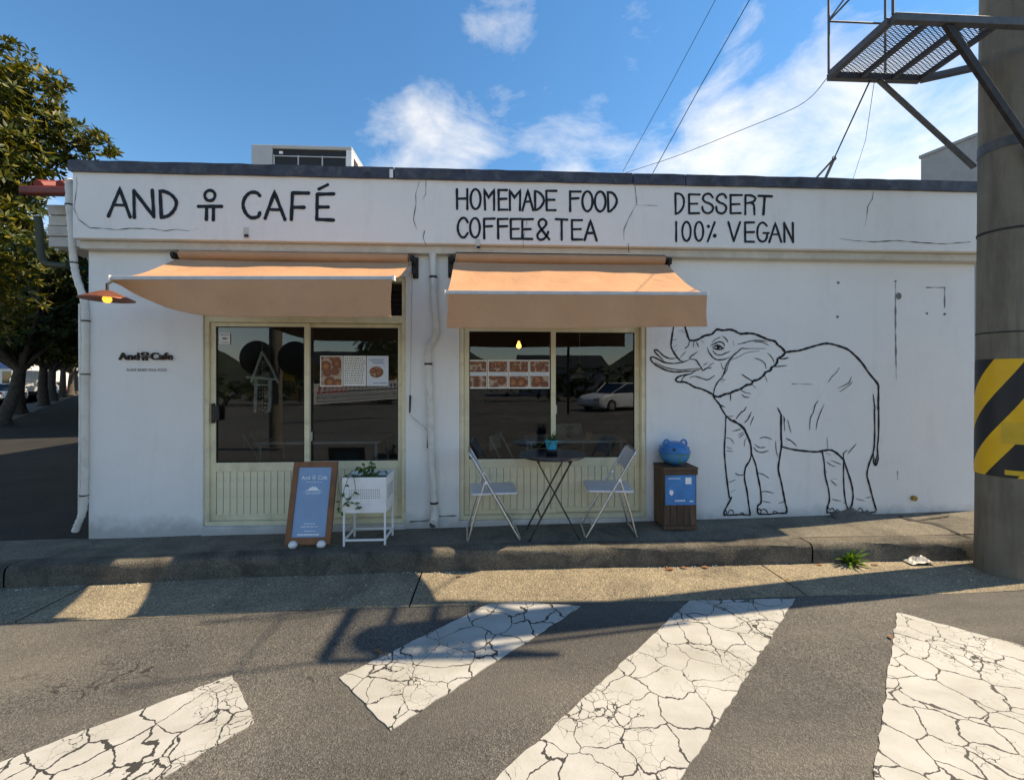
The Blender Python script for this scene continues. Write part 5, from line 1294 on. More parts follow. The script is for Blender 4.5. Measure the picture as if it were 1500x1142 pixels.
# platform
ZP = 4.28
def platform():
    fl, fr = G(1220, 112, ZP), G(1345, 118, ZP); nl, nr = G(1301, 27, ZP), G(1452, 34, ZP)
    x0 = (fl.x + nl.x) / 2; yF = fl.y; yN = nl.y; x1 = max(fr.x, nr.x)
    t = thing('pole_platform', (x0, (yF + yN) / 2, ZP), 'steel mesh work platform with thin railing bracketed to the pole', 'platform')
    B = .05
    MB().beam((x0, yN, ZP), (PX + .02, yN, ZP), B, .06).build('frame_bar', 'galv', t, bevel=.003)
    MB().beam((x0, yF, ZP), (fr.x, yF, ZP), B, .06).build('frame_bar', 'galv', t, bevel=.003)
    MB().beam((fr.x + .012, yF, ZP), (PX - .16, lerp(yF, yN, .28), ZP), .045, .055).build('frame_bar', 'galv', t, bevel=.003)
    MB().beam((x0 + .0, yN + .026, ZP), (x0 + .0, yF - .026, ZP), B, .058).build('frame_bar', 'galv', t, bevel=.003)
    for k in (1, 2, 3):
        x = lerp(x0, fr.x + .02, k / 3.0) - (.03 if k == 3 else 0); MB().beam((x, yN + .026, ZP - .006), (x, yF - .026, ZP - .006), .032, .04).build('cross_bar', 'galv', t)
    g = MB(); st = .055; wv = .005
    nx = int((fr.x - x0) / st); ny = int(abs(yF - yN) / (st * .5))
    x = x0
    ya, yb = min(yN, yF) + .026, max(yN, yF) - .026
    # expanded metal: two families of zigzag strands
    rows = 22; cols = 17; dx = (fr.x - x0 + .0) / cols; dy = (yb - ya) / rows
    for j in range(rows):
        for i in range(cols):
            xa = x0 + i * dx; y0 = ya + j * dy
            ymid = y0 + dy * .5
            for (p, q) in (((xa, ymid), (xa + dx / 2, y0)), ((xa + dx / 2, y0), (xa + dx, ymid)), ((xa, ymid), (xa + dx / 2, y0 + dy)), ((xa + dx / 2, y0 + dy), (xa + dx, ymid))):
                a, b = Vector((*p, ZP + .024)), Vector((*q, ZP + .024)); nrm = Vector((-(b - a).y, (b - a).x, 0)).normalized() * wv / 2
                g.add([a - nrm, b - nrm, b + nrm, a + nrm], [(0, 1, 2, 3)])
    tag(g.build('grating', 'galv', t, solid=.003), kind='stuff')
    # braces down to the pole
    s = G(1283, 117, ZP); e = Vector((PX - .17, PY_ + .10, P(1422, 248, PY_ + .13).z))
    MB().beam((s.x, yF - .01, ZP - .03), e, .045, .02).build('brace', 'galv', t, bevel=.003)
    MB().beam((lerp(nl.x, nr.x, .52), yN, ZP + .02), Vector((PX + .05, PY_ - .20, 3.28)), .06, .03, up=(0, 1, 0)).build('brace', 'rust_dark', t, bevel=.003)
    # railing
    for x in (x0, lerp(x0, fr.x, .62)):
        MB().tube([(x, yF, ZP + .03), (x, yF, ZP + 1.1)], .010, 8).build('rail_post', 'galv', t)
    MB().tube([(x0, yN, ZP + .03), (x0, yN, ZP + 1.1)], .010, 8).build('rail_post', 'galv', t)
    MB().tube([(x0, yF, ZP + .50), (lerp(x0, fr.x, .62), yF, ZP + .50)], .008, 8).build('rail', 'galv', t)
    MB().tube([(x0, yF, ZP + 1.09), (lerp(x0, fr.x, .62), yF, ZP + 1.09)], .008, 8).build('rail', 'galv', t)
    MB().tube([(x0, yN, ZP + .50), (x0, yF, ZP + .50)], .008, 8).build('rail', 'galv', t)
    MB().tube([(x0, yF, ZP + .51), (x0 + .42, yF + .0, ZP + 1.08)], .007, 8).build('rail', 'galv', t)
    return x0, yF, fr.x
px0, pyF, pxR = platform()

# ------------------------------------------------------------------ cables
def cable(pts, r, label, m_='rubber', name='overhead_cable'):
    o = MB().tube(pts, r, 6).build(name, m_); return tag(o, label, 'cable')
cable([DP(912, 252, 7.2), DP(980, 128, 6.6), DP(1048, 0, 6.0), DP(1090, -90, 5.6)], .004, 'thin black wire rising steeply from the roof edge, left of the parallel two')
cable([DP(956, 254, 7.2), DP(1027, 125, 6.6), DP(1098, 0, 6.0), DP(1140, -90, 5.6)], .006, 'thicker black wire rising steeply from the roof edge, right of the parallel two')
cable([Vector(p) for p in smooth_path([tuple(DP(917, 253, 7.4)), tuple(DP(990, 229, 6.9)), tuple(DP(1080, 193, 6.2)), tuple(DP(1170, 155, 5.2)), tuple((px0, pyF, ZP - .0))], 8)], .004, 'thin sagging wire running from the roof edge to the pole platform')
e = DP(1188, 262, 4.9); kn = DP(1222, 232, 4.7); top_ = Vector((lerp(px0, pxR, .45), pyF, ZP - .03))
t = thing('guy_rope', e, 'taut rope with forked strap tying the platform down to the roof', 'rope')
MB().tube([kn, top_], .007, 8).build('rope', 'rubber', t)
MB().tube([kn + Vector((.022 * math.cos(k * .524), 0, .022 * math.sin(k * .524))) for k in range(13)], .005, 6).build('ring', 'galv', t)
MB().beam(kn, DP(1191, 266, 4.9), .03, .006).build('strap', 'strap', t); MB().beam(kn, DP(1207, 266, 4.9), .03, .006).build('strap', 'strap', t)
cable([Vector((lerp(px0, pxR, .5), pyF, ZP - .03)), DP(1268, 205, 5.3), DP(1249, 264, 6.0)], .0025, 'very thin wire hanging from the platform beside the taut rope')

# ------------------------------------------------------------------ trees
def crown_leaves(blobs_, n, L, W, seed, flat=.5):
    """leaf faces in rosettes spread through the volume of many overlapping clumps"""
    rg = np.random.default_rng(seed); mb_v = []; mb_f = []; tot = sum(b[3] ** 2 for b in blobs_)
    for (cx, cy, cz, r) in blobs_:
        k = int(n * r * r / tot / 7) + 1
        for _ in range(k):
            d = rg.normal(size=3); d /= np.linalg.norm(d); rad = r * (rg.uniform(.35, 1.0) ** .45); c = np.array((cx, cy, cz)) + d * rad * np.array((1, 1, .82))
            ax = d * .9 + np.array((0, 0, .75)) + rg.normal(size=3) * .35; ax /= np.linalg.norm(ax)
            t1 = np.cross(ax, (0.3, 0.5, 0.8)); t1 /= np.linalg.norm(t1); t2 = np.cross(ax, t1)
            m_ = rg.integers(6, 9); a0 = rg.uniform(0, 6.28)
            for q in range(m_):
                a = a0 + q * 6.28 / m_ + rg.uniform(-.25, .25); el = rg.uniform(.15, .9)
                ld = (t1 * math.cos(a) + t2 * math.sin(a)) * math.cos(el) + ax * math.sin(el); sd_ = np.cross(ld, ax); sn = np.linalg.norm(sd_); sd_ = sd_ / sn if sn > 1e-3 else t1
                l = L * rg.uniform(.7, 1.25); w = W * rg.uniform(.8, 1.2); o = len(mb_v); nn_ = np.cross(sd_, ld)
                b0 = c + ld * .01; mid = c + ld * l * .52 - nn_ * l * .04; tip = c + ld * l + nn_ * l * .12 * -1
                mb_v += [b0, mid + sd_ * w / 2, tip, mid - sd_ * w / 2]; mb_f.append((o, o + 1, o + 2, o + 3))
    return mb_v, mb_f
def make_tree(base, h_trunk, r, blobs_, n, L, W, seed, label, group, lm='leaf', lean=(0, 0)):
    t = thing('street_tree', base, label, 'tree', group); base = Vector(base)
    top = base + Vector((lean[0], lean[1], h_trunk)); mb = MB(); rr = random.Random(seed)
    mid = base.lerp(top, .5) + Vector((rr.uniform(-.12, .12), rr.uniform(-.1, .1), 0))
    mb.tube([base + Vector((0, 0, -.05)), base + Vector((0, 0, .25)), mid, top], [r * 1.35, r, r * .85, r * .7], 12)
    for b in blobs_[:12]:
        e = Vector(b[:3]); mb.tube([top + Vector((0, 0, -.15)), top.lerp(e, .5) + Vector((rr.uniform(-.2, .2), rr.uniform(-.2, .2), -.1)), e], [r * .42, r * .22, r * .06], 7)
    mb.build('trunk', 'bark', t, smooth=True)
    v, f = crown_leaves(blobs_, n, L, W, seed); mb = MB(); mb.v = [tuple(p) for p in v]; mb.f = f
    me = bpy.data.meshes.new('crown'); me.from_pydata(mb.v, [], mb.f); me.update(); me.materials.append(MATS[lm])
    o = bpy.data.objects.new('crown', me); scene.collection.objects.link(o); o.parent = t; o.location = -t.location
def blob_crown(c, rx, rz, n, rb, seed, cut=None):
    rg = np.random.default_rng(seed); out = []
    while len(out) < n:
        d = rg.normal(size=3); d /= np.linalg.norm(d); s_ = rg.uniform(.2, 1) ** .5
        p = (c[0] + d[0] * rx * s_, c[1] + d[1] * rx * s_, c[2] + d[2] * rz * s_)
        if cut and not cut(p): continue
        out.append((*p, rb * rg.uniform(.7, 1.3)))
    return out
def to_px(p):
    rx, ry = p[0] - CX, p[1] - CY; d = rx * ST + ry * CT; return 750 + F * (rx * CT - ry * ST) / d, HY - F * (p[2] - CZ) / d
# the big near tree at the left edge
tb = (-9.9, 3.1, -.1)
bl = []
for (x, y, d, r) in ((-120, 120, 7.2, .95), (-60, 90, 7.0, .8), (-20, 105, 7.2, .55), (15, 95, 7.4, .45), (10, 140, 7.0, .6), (50, 130, 7.3, .42), (78, 122, 7.4, .22), (-40, 180, 6.8, .9), (40, 180, 7.2, .55), (75, 172, 7.4, .32), (90, 190, 7.4, .38), (120, 205, 7.5, .32), (145, 212, 7.5, .22), (160, 216, 7.6, .13), (20, 220, 6.9, .5), (60, 225, 7.3, .45), (95, 222, 7.5, .35), (-30, 260, 6.7, .8), (10, 285, 6.8, .42), (-20, 340, 6.6, .6), (10, 335, 6.7, .30), (25, 325, 6.8, .18), (-60, 420, 6.8, .8), (0, 395, 6.8, .35), (15, 420, 7, .28), (-120, 250, 7.5, 1.1), (-150, 350, 7.5, 1.1), (-30, 470, 7.2, .5), (8, 450, 7.4, .3), (30, 395, 8.2, .35), (35, 440, 8.6, .35)):
    p = DP(x, y, d); bl.append((p.x, p.y, p.z, r))
for k, p in enumerate(blob_crown((-10.6, 3.2, 5.0), 2.4, 2.3, 26, .8, 4, cut=lambda q: to_px(q)[0] < -40)): bl.append(p)
make_tree(tb, 2.6, .24, bl, 46000, .150, .050, 11, 'large glossy-leaved tree filling the top left corner', 'street trees along the side pavement')
# row of trees receding along the side street
rows = [((5, 628), 15.0, .20), ((27, 607), 20, .27), ((64, 594), 26, .26), ((76, 587), 32, .30), ((92, 582), 38, .26), ((104, 579), 44, .28), ((112, 577), 50, .28)]
labs = ['dark leaning street tree trunk, nearest of the row at the left edge', 'pale thick trunk second in the row at the left edge', 'slim straight trunk third in the row beside the van', 'pale straight trunk fourth in the row under low leaves', 'bent pale trunk fifth in the row of street trees', 'thin dark trunk sixth in the row of street trees', 'far thin trunk last in the row, next to the cafe pipe']
for k, (px, d, r) in enumerate(rows):
    p = DP(px[0], px[1], d); p.z = -.10
    hb = 2.1 + .25 * (k > 1); hc = 3.6 + .1 * k
    bl = blob_crown((p.x, p.y, hc + 1.3), 3.5, 2.5, 34, 1.15, 30 + k)
    make_tree(p, hb, r, bl, 26000 if k < 2 else 9000, .22 + .015 * k, .095 + .01 * k, 40 + k, labs[k], 'street trees along the side pavement', 'leaf' if k % 2 else 'leaf_dark', lean=((.35, .2) if k == 0 else (random.uniform(-.15, .15), 0)))

# ------------------------------------------------------------------ neighbour with red eave behind the cafe corner
def neighbour():
    c = DP(72, 340, 6.3); x0 = c.x; x1 = x0 + 6; y0 = c.y; z0, z1 = DP(72, 362, 6.3).z, DP(72, 300, 6.3).z
    t = thing('red_roofed_house', (x0 + 3, y0 + 2, -.1), 'pale clad house with red roof edge behind the left corner of the cafe', 'house')
    nb = 4; hh = (z1 - z0) / nb
    for k in range(nb): MB().box((x0, y0 - .012 * (k % 2) - .01, z0 + k * hh + .006), (x1, y0 + .05, z0 + (k + 1) * hh - .006)).build('cladding_board', 'clad', t, bevel=.006)
    MB().box((x0 + .02, y0 + .055, z0), (x1, y0 + 5, z1)).build('upper_wall', 'clad', t)
    MB().box((x0 + 1.2, y0 + .9, -.15), (x1, y0 + 5, z0 - .002)).build('lower_wall', 'grey_render', t)
    a = P(42, 272, y0 - .40); 
    m = MB(); m.add([(a.x, y0 - .35, z1 + .08), (x1, y0 - .35, z1 + .08), (x1, y0 + 3, z1 + 1.5), (a.x, y0 + 3, z1 + 1.5), (a.x, y0 - .35, z1 + .02), (x1, y0 - .35, z1 + .02), (x1, y0 + 3, z1 + 1.42), (a.x, y0 + 3, z1 + 1.42)], [(0, 1, 2, 3), (4, 7, 6, 5), (0, 4, 5, 1), (1, 5, 6, 2), (2, 6, 7, 3), (3, 7, 4, 0)])
    rf = m.build('roof', 'red_roof', t)
    for k in range(9):
        x = a.x + .1 + k * .3; MB().tube([(x, y0 - .37, z1 + .13), (x, y0 + 2.9, z1 + 1.52)], .07, 8).build('tile_row', 'red_roof', rf, smooth=True)
    MB().beam((a.x - .05, y0 - .43, z1 + .02), (x1, y0 - .43, z1 + .02), .12, .11).build('gutter', 'red_roof', t, bevel=.02)
    q = lambda x, y: DP(x, y, 6.05)
    MB().tube(smooth_path([tuple(q(55, 318)), tuple(q(58, 335)), tuple(q(60, 370)), tuple(q(68, 386)), tuple(q(100, 390))], 6), .045, 10).build('drain_pipe', 'olive_pipe', t, smooth=True)
neighbour()
def shade_house(k, s0, L, h, m_, label):  # unseen houses behind the cafe, added to cast shade on the side pavement
    d = Vector((-.646, .763, 0)); n_ = Vector((.763, .646, 0)); o = Vector((-7.6, .05, -.2)) + n_ * 3.6 + d * s0
    t = thing('shade_house', o + d * L / 2, label, 'house', 'unseen houses added for shade')
    MB().prism([o, o + d * L, o + d * L + n_ * 7, o + n_ * 7], (0, 0, h)).build('wall', m_, t)
    MB().prism([o - n_ * .25 + Vector((0, 0, h + .002)), o + d * L - n_ * .25 + Vector((0, 0, h + .002)), o + d * L + n_ * 7 + Vector((0, 0, h + .002)), o + n_ * 7 + Vector((0, 0, h + .002))], (0, 0, .18)).build('roof', 'red_roof' if k == 0 else 'coil', t)
    for i in range(3):
        for z in (1.0, 4.0):
            q = o + d * L * (.12 + .3 * i) - n_ * .03 + Vector((0, 0, z)); MB().prism([q, q + d * 1.3, q + d * 1.3 + Vector((0, 0, 1.3)), q + Vector((0, 0, 1.3))], n_ * .025).build('window', 'car_glass', t)
shade_house(0, 7.4, 12.5, 7.6, 'clad', 'two storey house added to shade the side pavement, hidden behind the cafe'); shade_house(1, 20.5, 12, 8.2, 'grey_render', 'taller grey unseen house added for shade further along the side pavement'); shade_house(2, 33.5, 14, 7.6, 'clad', 'farthest unseen house added to shade the side pavement')
def grey_block():
    A = DP(1349, 232, 15); B = DP(1440, 200, 13.5)
    t = thing('grey_building', (A.x + 4, A.y - 1, -.3), 'plain grey rendered building rising behind the right end of the cafe', 'building')
    d = Vector((B.x - A.x, B.y - A.y, 0)).normalized(); n_ = Vector((-d.y, d.x, 0)); n_ = n_ if n_.x > 0 else -n_
    zt = A.z; p = [Vector((A.x, A.y, -.35)), Vector((A.x, A.y, -.35)) + d * 9, Vector((A.x, A.y, -.35)) + d * 9 + n_ * 9, Vector((A.x, A.y, -.35)) + n_ * 9]
    MB().prism(p, (0, 0, zt + .35)).build('wall', 'grey_render', t)
    p2 = [q + (q - (p[0] + p[2]) / 2).normalized() * .06 for q in p]; p2 = [Vector((q.x, q.y, zt - .0)) for q in p2]
    MB().prism(p2, (0, 0, .10)).build('coping', 'grey_render', t)
    for k in range(2):
        q0 = Vector((A.x, A.y, 0)) + d * (1.5 + 3 * k) - n_ * .02; MB().prism([q0 + Vector((0, 0, 5)), q0 + d * 1.4 + Vector((0, 0, 5)), q0 + d * 1.4 + Vector((0, 0, 6.3)), q0 + Vector((0, 0, 6.3))], -n_ * .03).build('window', 'car_glass', t)
grey_block()

# ------------------------------------------------------------------ vehicles and shops down the side street
def car(base, ang, m_, label, L=4.4, name='parked_car', group='parked cars'):
    t = thing(name, base, label, 'car', group); M = Matrix.Translation(base) @ Matrix.Rotation(ang, 4, 'Z')
    W = .88
    prof = [(-L / 2, .35), (-L / 2 - .02, .62), (-L / 2 + .08, .86), (-L / 2 + .75, .95), (L / 2 - 1.25, .92), (L / 2 - .35, .80), (L / 2 - .02, .62), (L / 2, .35), (L / 2 - .3, .20), (-L / 2 + .3, .20)]
    m = MB(); k = len(prof); secs = [(-W, .93), (-W * .92, 1.0), (W * .92, 1.0), (W, .93)]; vs = []
    for (y, s) in secs: vs += [M @ Vector((x * s, y, z)) for x, z in prof]
    fs = [tuple(range(k))[::-1], tuple(range(3 * k, 4 * k))] + [(j * k + i, j * k + (i + 1) % k, (j + 1) * k + (i + 1) % k, (j + 1) * k + i) for j in range(3) for i in range(k)]
    m.add(vs, fs); m.build('body', m_, t, bevel=.04, seg=3, smooth=True)
    cab = [(-L / 2 + .45, .93), (-L / 2 + 1.15, 1.40), (-L / 2 + 2.3, 1.44), (L / 2 - 1.15, .90)]
    m = MB(); k = 4; vs = []
    for (y, s) in ((-W * .95, 0), (-W * .74, 1), (W * .74, 1), (W * .95, 0)): vs += [M @ Vector((x, y if z < 1 else y * (.80 if s else .76), z)) for x, z in cab]
    m.add(vs, [(0, 1, 2, 3)[::-1], (12, 13, 14, 15)] + [(j * k + i, j * k + (i + 1) % k, (j + 1) * k + (i + 1) % k, (j + 1) * k + i) for j in range(3) for i in range(k)]); m.build('windows', 'car_glass', t, bevel=.03)
    m = MB(); m.box((-L / 2 + 1.12, -W * .62, 1.40), (-L / 2 + 2.38, W * .62, 1.465), M); m.build('roof', m_, t, bevel=.03)
    for y in (-W, W):
        for (xa, za, xb, zb) in ((-L / 2 + .45, .93, -L / 2 + 1.15, 1.42), (-L / 2 + 2.3, 1.45, L / 2 - 1.15, .90), (-L / 2 + 1.7, .92, -L / 2 + 1.72, 1.43)):
            MB().beam(M @ Vector((xa, y * .93, za)), M @ Vector((xb, y * .64, zb)), .06, .05).build('pillar', m_, t)
    for x in (-L / 2 + .85, L / 2 - .85):
        for y in (-W + .06, W - .06):
            w_ = MB(); w_.tube([M @ Vector((x, y - .10, .31)), M @ Vector((x, y + .10, .31))], .31, 20); wo = w_.build('wheel', 'rubber', t)
            w_ = MB(); s = -1 if y < 0 else 1; w_.tube([M @ Vector((x, y + s * .095, .31)), M @ Vector((x, y + s * .108, .31))], .19, 14); w_.build('rim', 'chrome', wo)
    for y in (-.62, .62):
        MB().box((-L / 2 - .015, y - .17, .66), (-L / 2 + .12, y + .17, .82), M).build('tail_lamp', 'lamp_red', t, bevel=.01); MB().box((L / 2 - .16, y - .17, .58), (L / 2 - .0, y + .17, .70), M).build('headlamp', 'chrome', t, bevel=.01)
def van(px, py, d, ang):
    b = DP(px, py, d); b.z = -.30
    t = thing('box_truck', b, 'small white box truck on the side street between the tree trunks', 'truck'); M = Matrix.Translation(b) @ Matrix.Rotation(ang, 4, 'Z')
    MB().box((-2.6, -.95, .75), (.7, .95, 2.55), M).build('cargo_box', 'car_white', t, bevel=.04)
    MB().box((-2.615, -.85, .85), (-2.603, -.01, 2.45), M).build('door', 'shop_white', t); MB().box((-2.615, .01, .85), (-2.603, .85, 2.45), M).build('door', 'shop_white', t)
    MB().box((.72, -.88, .45), (2.2, .88, 1.95), M).build('cab', 'car_white', t, bevel=.15); MB().box((1.5, -.80, 1.2), (2.215, .80, 1.8), M).build('windscreen', 'car_glass', t)
    MB().box((-2.6, -.7, .45), (2.1, .7, .74), M).build('chassis', 'dark_plastic', t)
    for x in (-1.8, 1.4):
        for y in (-.8, .8): MB().tube([M @ Vector((x, y - .1, .36)), M @ Vector((x, y + .1, .36))], .36, 16).build('wheel', 'rubber', t)
    for y in (-.75, .75): MB().box((-2.64, y - .12, .62), (-2.60, y + .12, .74), M).build('tail_lamp', 'lamp_red', t)
sdir = math.atan2(.763, -.646)
van(43, 583, 38, sdir + .25)
p = DP(14, 585, 34); p.z = -.30; car(p, sdir + .15, 'car_white', 'white car parked left of the box truck on the side street')
p = DP(70, 577, 48); p.z = -.30; car(p, sdir, 'car_blue', 'dark blue car behind the slim tree trunk on the side street')
p = DP(83, 575, 55); p.z = -.30; car(p, sdir, 'car_red', 'red car far down the side street between trunks')
def shop(px0, px1, ytop, d, m_, sign, label):
    a, b = DP(px0, 575, d), DP(px1, 575, d); h = DP(px0, ytop, d).z
    t = thing('shop_building', (a.lerp(b, .5).x, a.lerp(b, .5).y, -.3), label, 'building', 'shops across the side street')
    dr = (b - a); dr.z = 0; L = dr.length; dr.normalize(); nb = Vector((-dr.y, dr.x, 0)); nb = nb if nb.y > 0 else -nb
    z = lambda p, q: Vector((p.x, p.y, q))
    MB().prism([z(a, -.4), z(b, -.4), z(b, h), z(a, h)], nb * 8).build('wall', m_, t)
    f = -nb * .06
    MB().prism([z(a, h * .55) + f, z(b, h * .55) + f, z(b, h * .75) + f, z(a, h * .75) + f], nb * .055).build('shop_sign', sign, t)
    for k in range(3):
        q0 = a + dr * L * (.08 + .31 * k); q1 = q0 + dr * L * .22
        w_ = MB().prism([z(q0, .3) + f * .5, z(q1, .3) + f * .5, z(q1, h * .48) + f * .5, z(q0, h * .48) + f * .5], nb * .028).build('window', 'car_glass', t)
        MB().prism([z(q0, h * .8) + f * .5, z(q1, h * .8) + f * .5, z(q1, h * .93) + f * .5, z(q0, h * .93) + f * .5], nb * .028).build('window', 'car_glass', t)
shop(-40, 22, 515, 62, 'shop_white', 'shop_blue', 'white shop with blue sign across the side street, at the left edge')
shop(24, 62, 522, 66, 'shop_white', 'shop_red', 'white shop with red sign across the side street, behind the truck')
shop(64, 130, 526, 72, 'clad', 'shop_blue', 'cream shop with blue sign far across the side street')

# ------------------------------------------------------------------ small things on the ground
def grit():
    m = MB(); rr = random.Random(12)
    for k in range(420):
        X = rr.uniform(-4.5, 5.0); Y = KY - .012 - abs(rr.gauss(0, .05)) - (.5 * rr.random() if k % 3 == 0 else 0); r = rr.uniform(.003, .009); z = z_road(X) + .008
        a = rr.uniform(0, 6.28); c = Vector((X, Y, z)); vs = [c + Vector((r * math.cos(a + q * 1.571), r * math.sin(a + q * 1.571) * .8, -.002)) for q in range(4)] + [c + Vector((0, 0, r * .8))]
        m.add(vs, [(0, 1, 4), (1, 2, 4), (2, 3, 4), (3, 0, 4)])
    o = m.build('grit', 'litter'); tag(o, 'fine grit and crumbs scattered along the foot of the kerb', 'grit', kind='stuff')
grit()
def weed():
    p = G(1243, 826, -.15); t = thing('weed', p, 'bright green weed growing out of the kerb joint', 'plant'); lf = MB(); rr = random.Random(8)
    p.z = z_road(p.x) + .0; p.y = max(p.y, KY - .09); t.location = p
    for k in range(60):
        a = rr.uniform(0, 6.28); e = rr.uniform(.15, 1.35); leaf_mesh(lf, p + Vector((rr.uniform(-.03, .03), rr.uniform(-.03, .02), .008)), (math.cos(a) * math.cos(e), math.sin(a) * math.cos(e) * .7 - .1, math.sin(e)), (0, 0, 1), rr.uniform(.06, .19), rr.uniform(.016, .036), rr.uniform(.3, .7))
    tag(lf.build('foliage', 'leaf_weed', t), kind='stuff'); 
    MB().tube([p + Vector((0, 0, -.01)), p + Vector((.005, 0, .10))], .005, 6).build('stem', 'leaf_weed', t)
weed()
def dry(px, py, s, seed, label, m_='dry_leaf'):
    p = G(px, py, -.145); p.z = z_road(p.x) + .012 if p.y < KY else z_pave(p.x, p.y) + .008
    rr = random.Random(seed); lf = MB(); a = rr.uniform(0, 6.28); leaf_mesh(lf, p, (math.cos(a), math.sin(a), .15), (0, 0, 1), s, s * .5, rr.uniform(.1, .5)); o = lf.build('dry_leaf', m_, recenter=p)
    tag(o, label, 'leaf', 'dry leaves along the kerb')
spots = [(978, 832, .09, 'fallen dry leaf at the kerb below the plank cabinet'), (988, 834, .10, 'fallen dry leaf touching the others below the plank cabinet'), (996, 831, .07, 'curled fallen leaf right of the pair below the plank cabinet'), (1040, 832, .08, 'pale fallen leaf midway between cabinet and weed'), (1205, 828, .08, 'fallen leaf just left of the green weed'), (1262, 832, .10, 'long dry leaf just right of the green weed'), (1278, 829, .09, 'dry leaf a little further right of the weed'), (668, 846, .06, 'small yellow leaf on the gutter under the left folding chair'), (1152, 848, .06, 'small leaf by the gutter joint above the third stripe'), (1302, 930, .05, 'orange leaf at the left edge of the rightmost stripe'), (548, 952, .06, 'brown leaf on the asphalt above the second stripe')]
for k, (x, y, s, lb) in enumerate(spots): dry(x, y, s, 60 + k, lb)
p = G(1346, 824, -.14); p.z = z_road(p.x) + .006
t = thing('crumpled_wrapper', p, 'crumpled pale paper wrapper lying at the kerb near the pole', 'litter')
bm_ = MB(); rr = random.Random(4)
def wr(u, v): return p + Vector(((u - .5) * .22, (v - .5) * .10, .012 + .075 * math.sin(u * 3.1) * rr.uniform(.2, 1) * (1 - abs(v - .5))))
bm_.grid(wr, 8, 5).build('wrapper', 'litter', t, solid=.002)
# mound of mortar at the wall foot
def mound():
    a = G(1245, 753, .06); c = Vector((P(1252, 752, -.03).x, -.05, z_pave(4.0, -.05))); m = MB()
    def fn(u, v):
        x = (u - .5) * .52; y = -v * .16; h = .055 * max(0, 1 - (2 * (u - .45)) ** 2) * (1 - v) * (1 + .3 * math.sin(u * 17) + .2 * math.sin(v * 9 + u * 5))
        return Vector((c.x + x, y - .001, z_pave(c.x + x, y) + .002 + h))
    o = m.grid(fn, 24, 8).build('mortar_mound', 'pavement', smooth=True, recenter=c); tag(o, 'low dark mound of mortar at the wall under the elephant tail', 'mound')
mound()

# ------------------------------------------------------------------ the other side of the road (seen in the window reflections)
def R_(x, y, d):
    """point whose mirror image in the glass shows at photo pixel x,y at depth d"""
    p = DP(x, y, d); return Vector((p.x, .12 - p.y, p.z))
zr_ = -.152
def hedge(x0, x1, y0, h, seed, label):
    bl_ = []; rg = random.Random(seed); x = x0
    while x < x1: bl_.append((x, y0 + rg.uniform(-.6, .6), rg.uniform(.3, h), rg.uniform(.8, 1.3))); x += .55
    v, f = crown_leaves(bl_, 5200, .30, .16, seed); me = bpy.data.meshes.new('foliage'); me.from_pydata([tuple(p) for p in v], [], f); me.materials.append(MATS['leaf_dark'])
    t = thing('hedge', ((x0 + x1) / 2, y0, zr_), label, 'hedge'); o = bpy.data.objects.new('foliage', me); scene.collection.objects.link(o); o.parent = t; o.location = -t.location
    MB().tube([((x0 + x1) / 2, y0, zr_), ((x0 + x1) / 2, y0, .8)], .06, 6).build('stem', 'bark', t)
hedge(-24, -3, -26, 1.6, 71, 'low dark hedge across the road, mirrored in the door'); hedge(1, 26, -27, 2.0, 72, 'dark hedge across the road behind the white car, mirrored in the window')
m = MB(); m.grid(lambda u, v: Vector((lerp(-120, 120, u), -60 - 60 * v, -.4 + 9 * math.sin(math.pi * .5 * v) * (1 + .4 * math.sin(u * 19) + .25 * math.sin(u * 47)))), 60, 6)
mat('hill', (.035, .045, .022), .95, var=.4, scale=.3); tag(m.build('hill', 'hill', smooth=True), kind='structure')
for k, (x, y, h) in enumerate(((13.5, -25, 4.2), (-9, -30, 5.0), (-4.5, -32, 4.0), (17, -30, 5.0))):
    make_tree((x, y, zr_), h * .4, .2, blob_crown((x, y, h * .72), h * .42, h * .34, 18, h * .16, 80 + k), 3200, .30, .15, 90 + k, ['round dark tree beside the white car, mirrored at the right of the window', 'dark tree across the road, mirrored in the left door pane', 'smaller dark tree across the road, mirrored in the right door pane', 'dark tree behind the white car across the road'][k], 'trees across the road', 'leaf_dark')
p = R_(905, 598, 23); p.z = zr_; car(p, R(150), 'car_white', 'white sedan parked across the road, mirrored in the window')
def far_house(x0, x1, y, h, m_, label):
    t = thing('far_house', ((x0 + x1) / 2, y - 3, zr_), label, 'house'); MB().box((x0, y - 6, zr_ - .1), (x1, y, h)).build('wall', m_, t)
    MB().prism([(x0 - .4, y + .4, h), (x0 - .4, y - 3, h + 1.4), (x0 - .4, y - 6.4, h)], (x1 - x0 + .8, 0, 0)).build('roof', 'coil', t)
    for k in range(3): MB().box((x0 + .6 + k * 2.2, y + .003, .9), (x0 + 1.8 + k * 2.2, y + .04, 2.0)).build('window', 'car_glass', t)
far_house(-17.5, -8.5, -33, 2.7, 'orange_wall', 'orange walled house across the road behind the banner'); far_house(3, 11, -36, 2.6, 'grey_render', 'grey house with dark roof across the road')
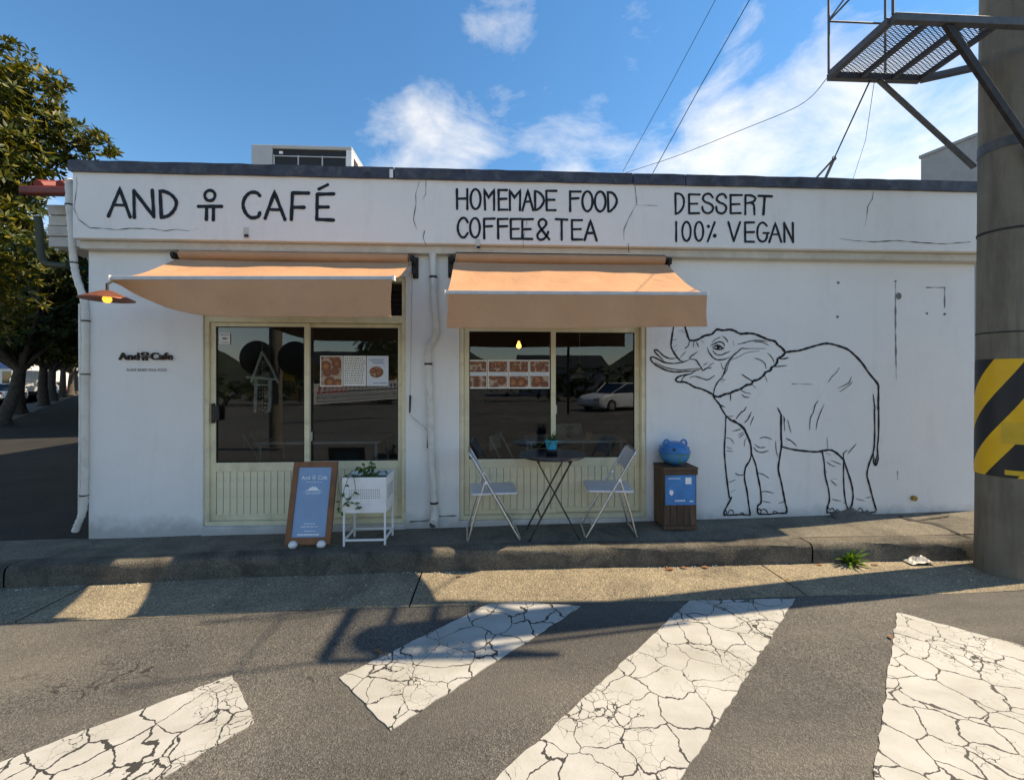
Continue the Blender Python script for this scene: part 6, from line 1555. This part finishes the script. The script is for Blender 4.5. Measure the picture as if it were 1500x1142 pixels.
# street banner
a, b = R_(457, 562, 17), R_(592, 556, 19); c = R_(592, 583, 19); d = R_(457, 593, 17)
t = thing('street_banner', (a.lerp(b, .5).x, a.lerp(b, .5).y, zr_), 'white street banner on two posts, mirrored in the right door pane', 'banner')
MB().prism([d, c, b, a], (0, -.03, 0)).build('cloth', 'banner', t)
for p in (a, b): MB().tube([(p.x, p.y - .06, zr_), (p.x, p.y - .06, p.z + .2)], .04, 8).build('post', 'galv', t)
pr1, pr2 = MB(), MB(); rr = random.Random(2)
for row, (v0, v1) in enumerate(((.50, .86), (.26, .44), (.08, .20))):
    u = .04
    while u < .95:
        L = rr.uniform(.025, .04) if row == 0 else rr.uniform(.012, .022)
        f = lambda u_, v_: (d.lerp(c, u_)).lerp(a.lerp(b, u_), v_) + Vector((0, .006, 0))
        (pr1 if row == 0 and u < .36 else pr2).add([f(u, v0), f(u + L, v0), f(u + L, v0 + (v1 - v0) * .3), f(u, v0 + (v1 - v0) * .3)], [(0, 1, 2, 3)])
        (pr1 if row == 0 and u < .36 else pr2).add([f(u + L * .5, v0 + (v1 - v0) * .45), f(u + L, v0 + (v1 - v0) * .45), f(u + L, v1), f(u + L * .5, v1)], [(0, 1, 2, 3)]); u += L * 1.35
pr1.build('print', 'banner_red', t); pr2.build('print', 'banner_dark', t)
# pole with two round traffic mirrors
p = R_(404, 610, 10.5); t = thing('traffic_mirror', (p.x, p.y, zr_), 'post with two round traffic mirrors across the road, mirrored in the door', 'traffic mirror')
MB().tube([(p.x, p.y, zr_), (p.x, p.y, 3.3)], .15, 14).build('post', 'pole_concrete', t, smooth=True)
for (x, y, d_) in ((376, 524, 10.3), (432, 525, 10.3)):
    c = R_(x, y, d_); MB().lathe([(.0001, -.06), (.30, -.03), (.42, .0), (.42, .02), (.0001, .03)], (0, 0, 0), 28, Matrix.Translation((c.x, c.y, c.z)) @ Matrix.Rotation(R(90), 4, 'X')).build('mirror_disc', 'dark_plastic', t, smooth=True)
    MB().tube([(c.x, c.y - .05, c.z), (p.x, p.y, c.z)], .03, 8).build('mirror_arm', 'dark_plastic', t)
c = R_(423, 545, 10.3); MB().box((c.x - .12, c.y - .01, c.z - .2), (c.x + .12, c.y + .01, c.z + .2)).build('warning_plate', 'yellow', t)
p = R_(833, 560, 20); t = thing('street_light', (p.x, p.y, zr_), 'thin dark lamp post across the road, mirrored in the window', 'lamp post')
MB().tube([(p.x, p.y, zr_), (p.x, p.y, 5.0)], .06, 8).build('post', 'dark_plastic', t); MB().tube([(p.x, p.y, 4.9), (p.x + .9, p.y, 5.1)], .035, 8).build('lamp_arm', 'dark_plastic', t); MB().box((p.x + .8, p.y - .12, 5.06), (p.x + 1.3, p.y + .12, 5.16)).build('lamp_head', 'galv', t)
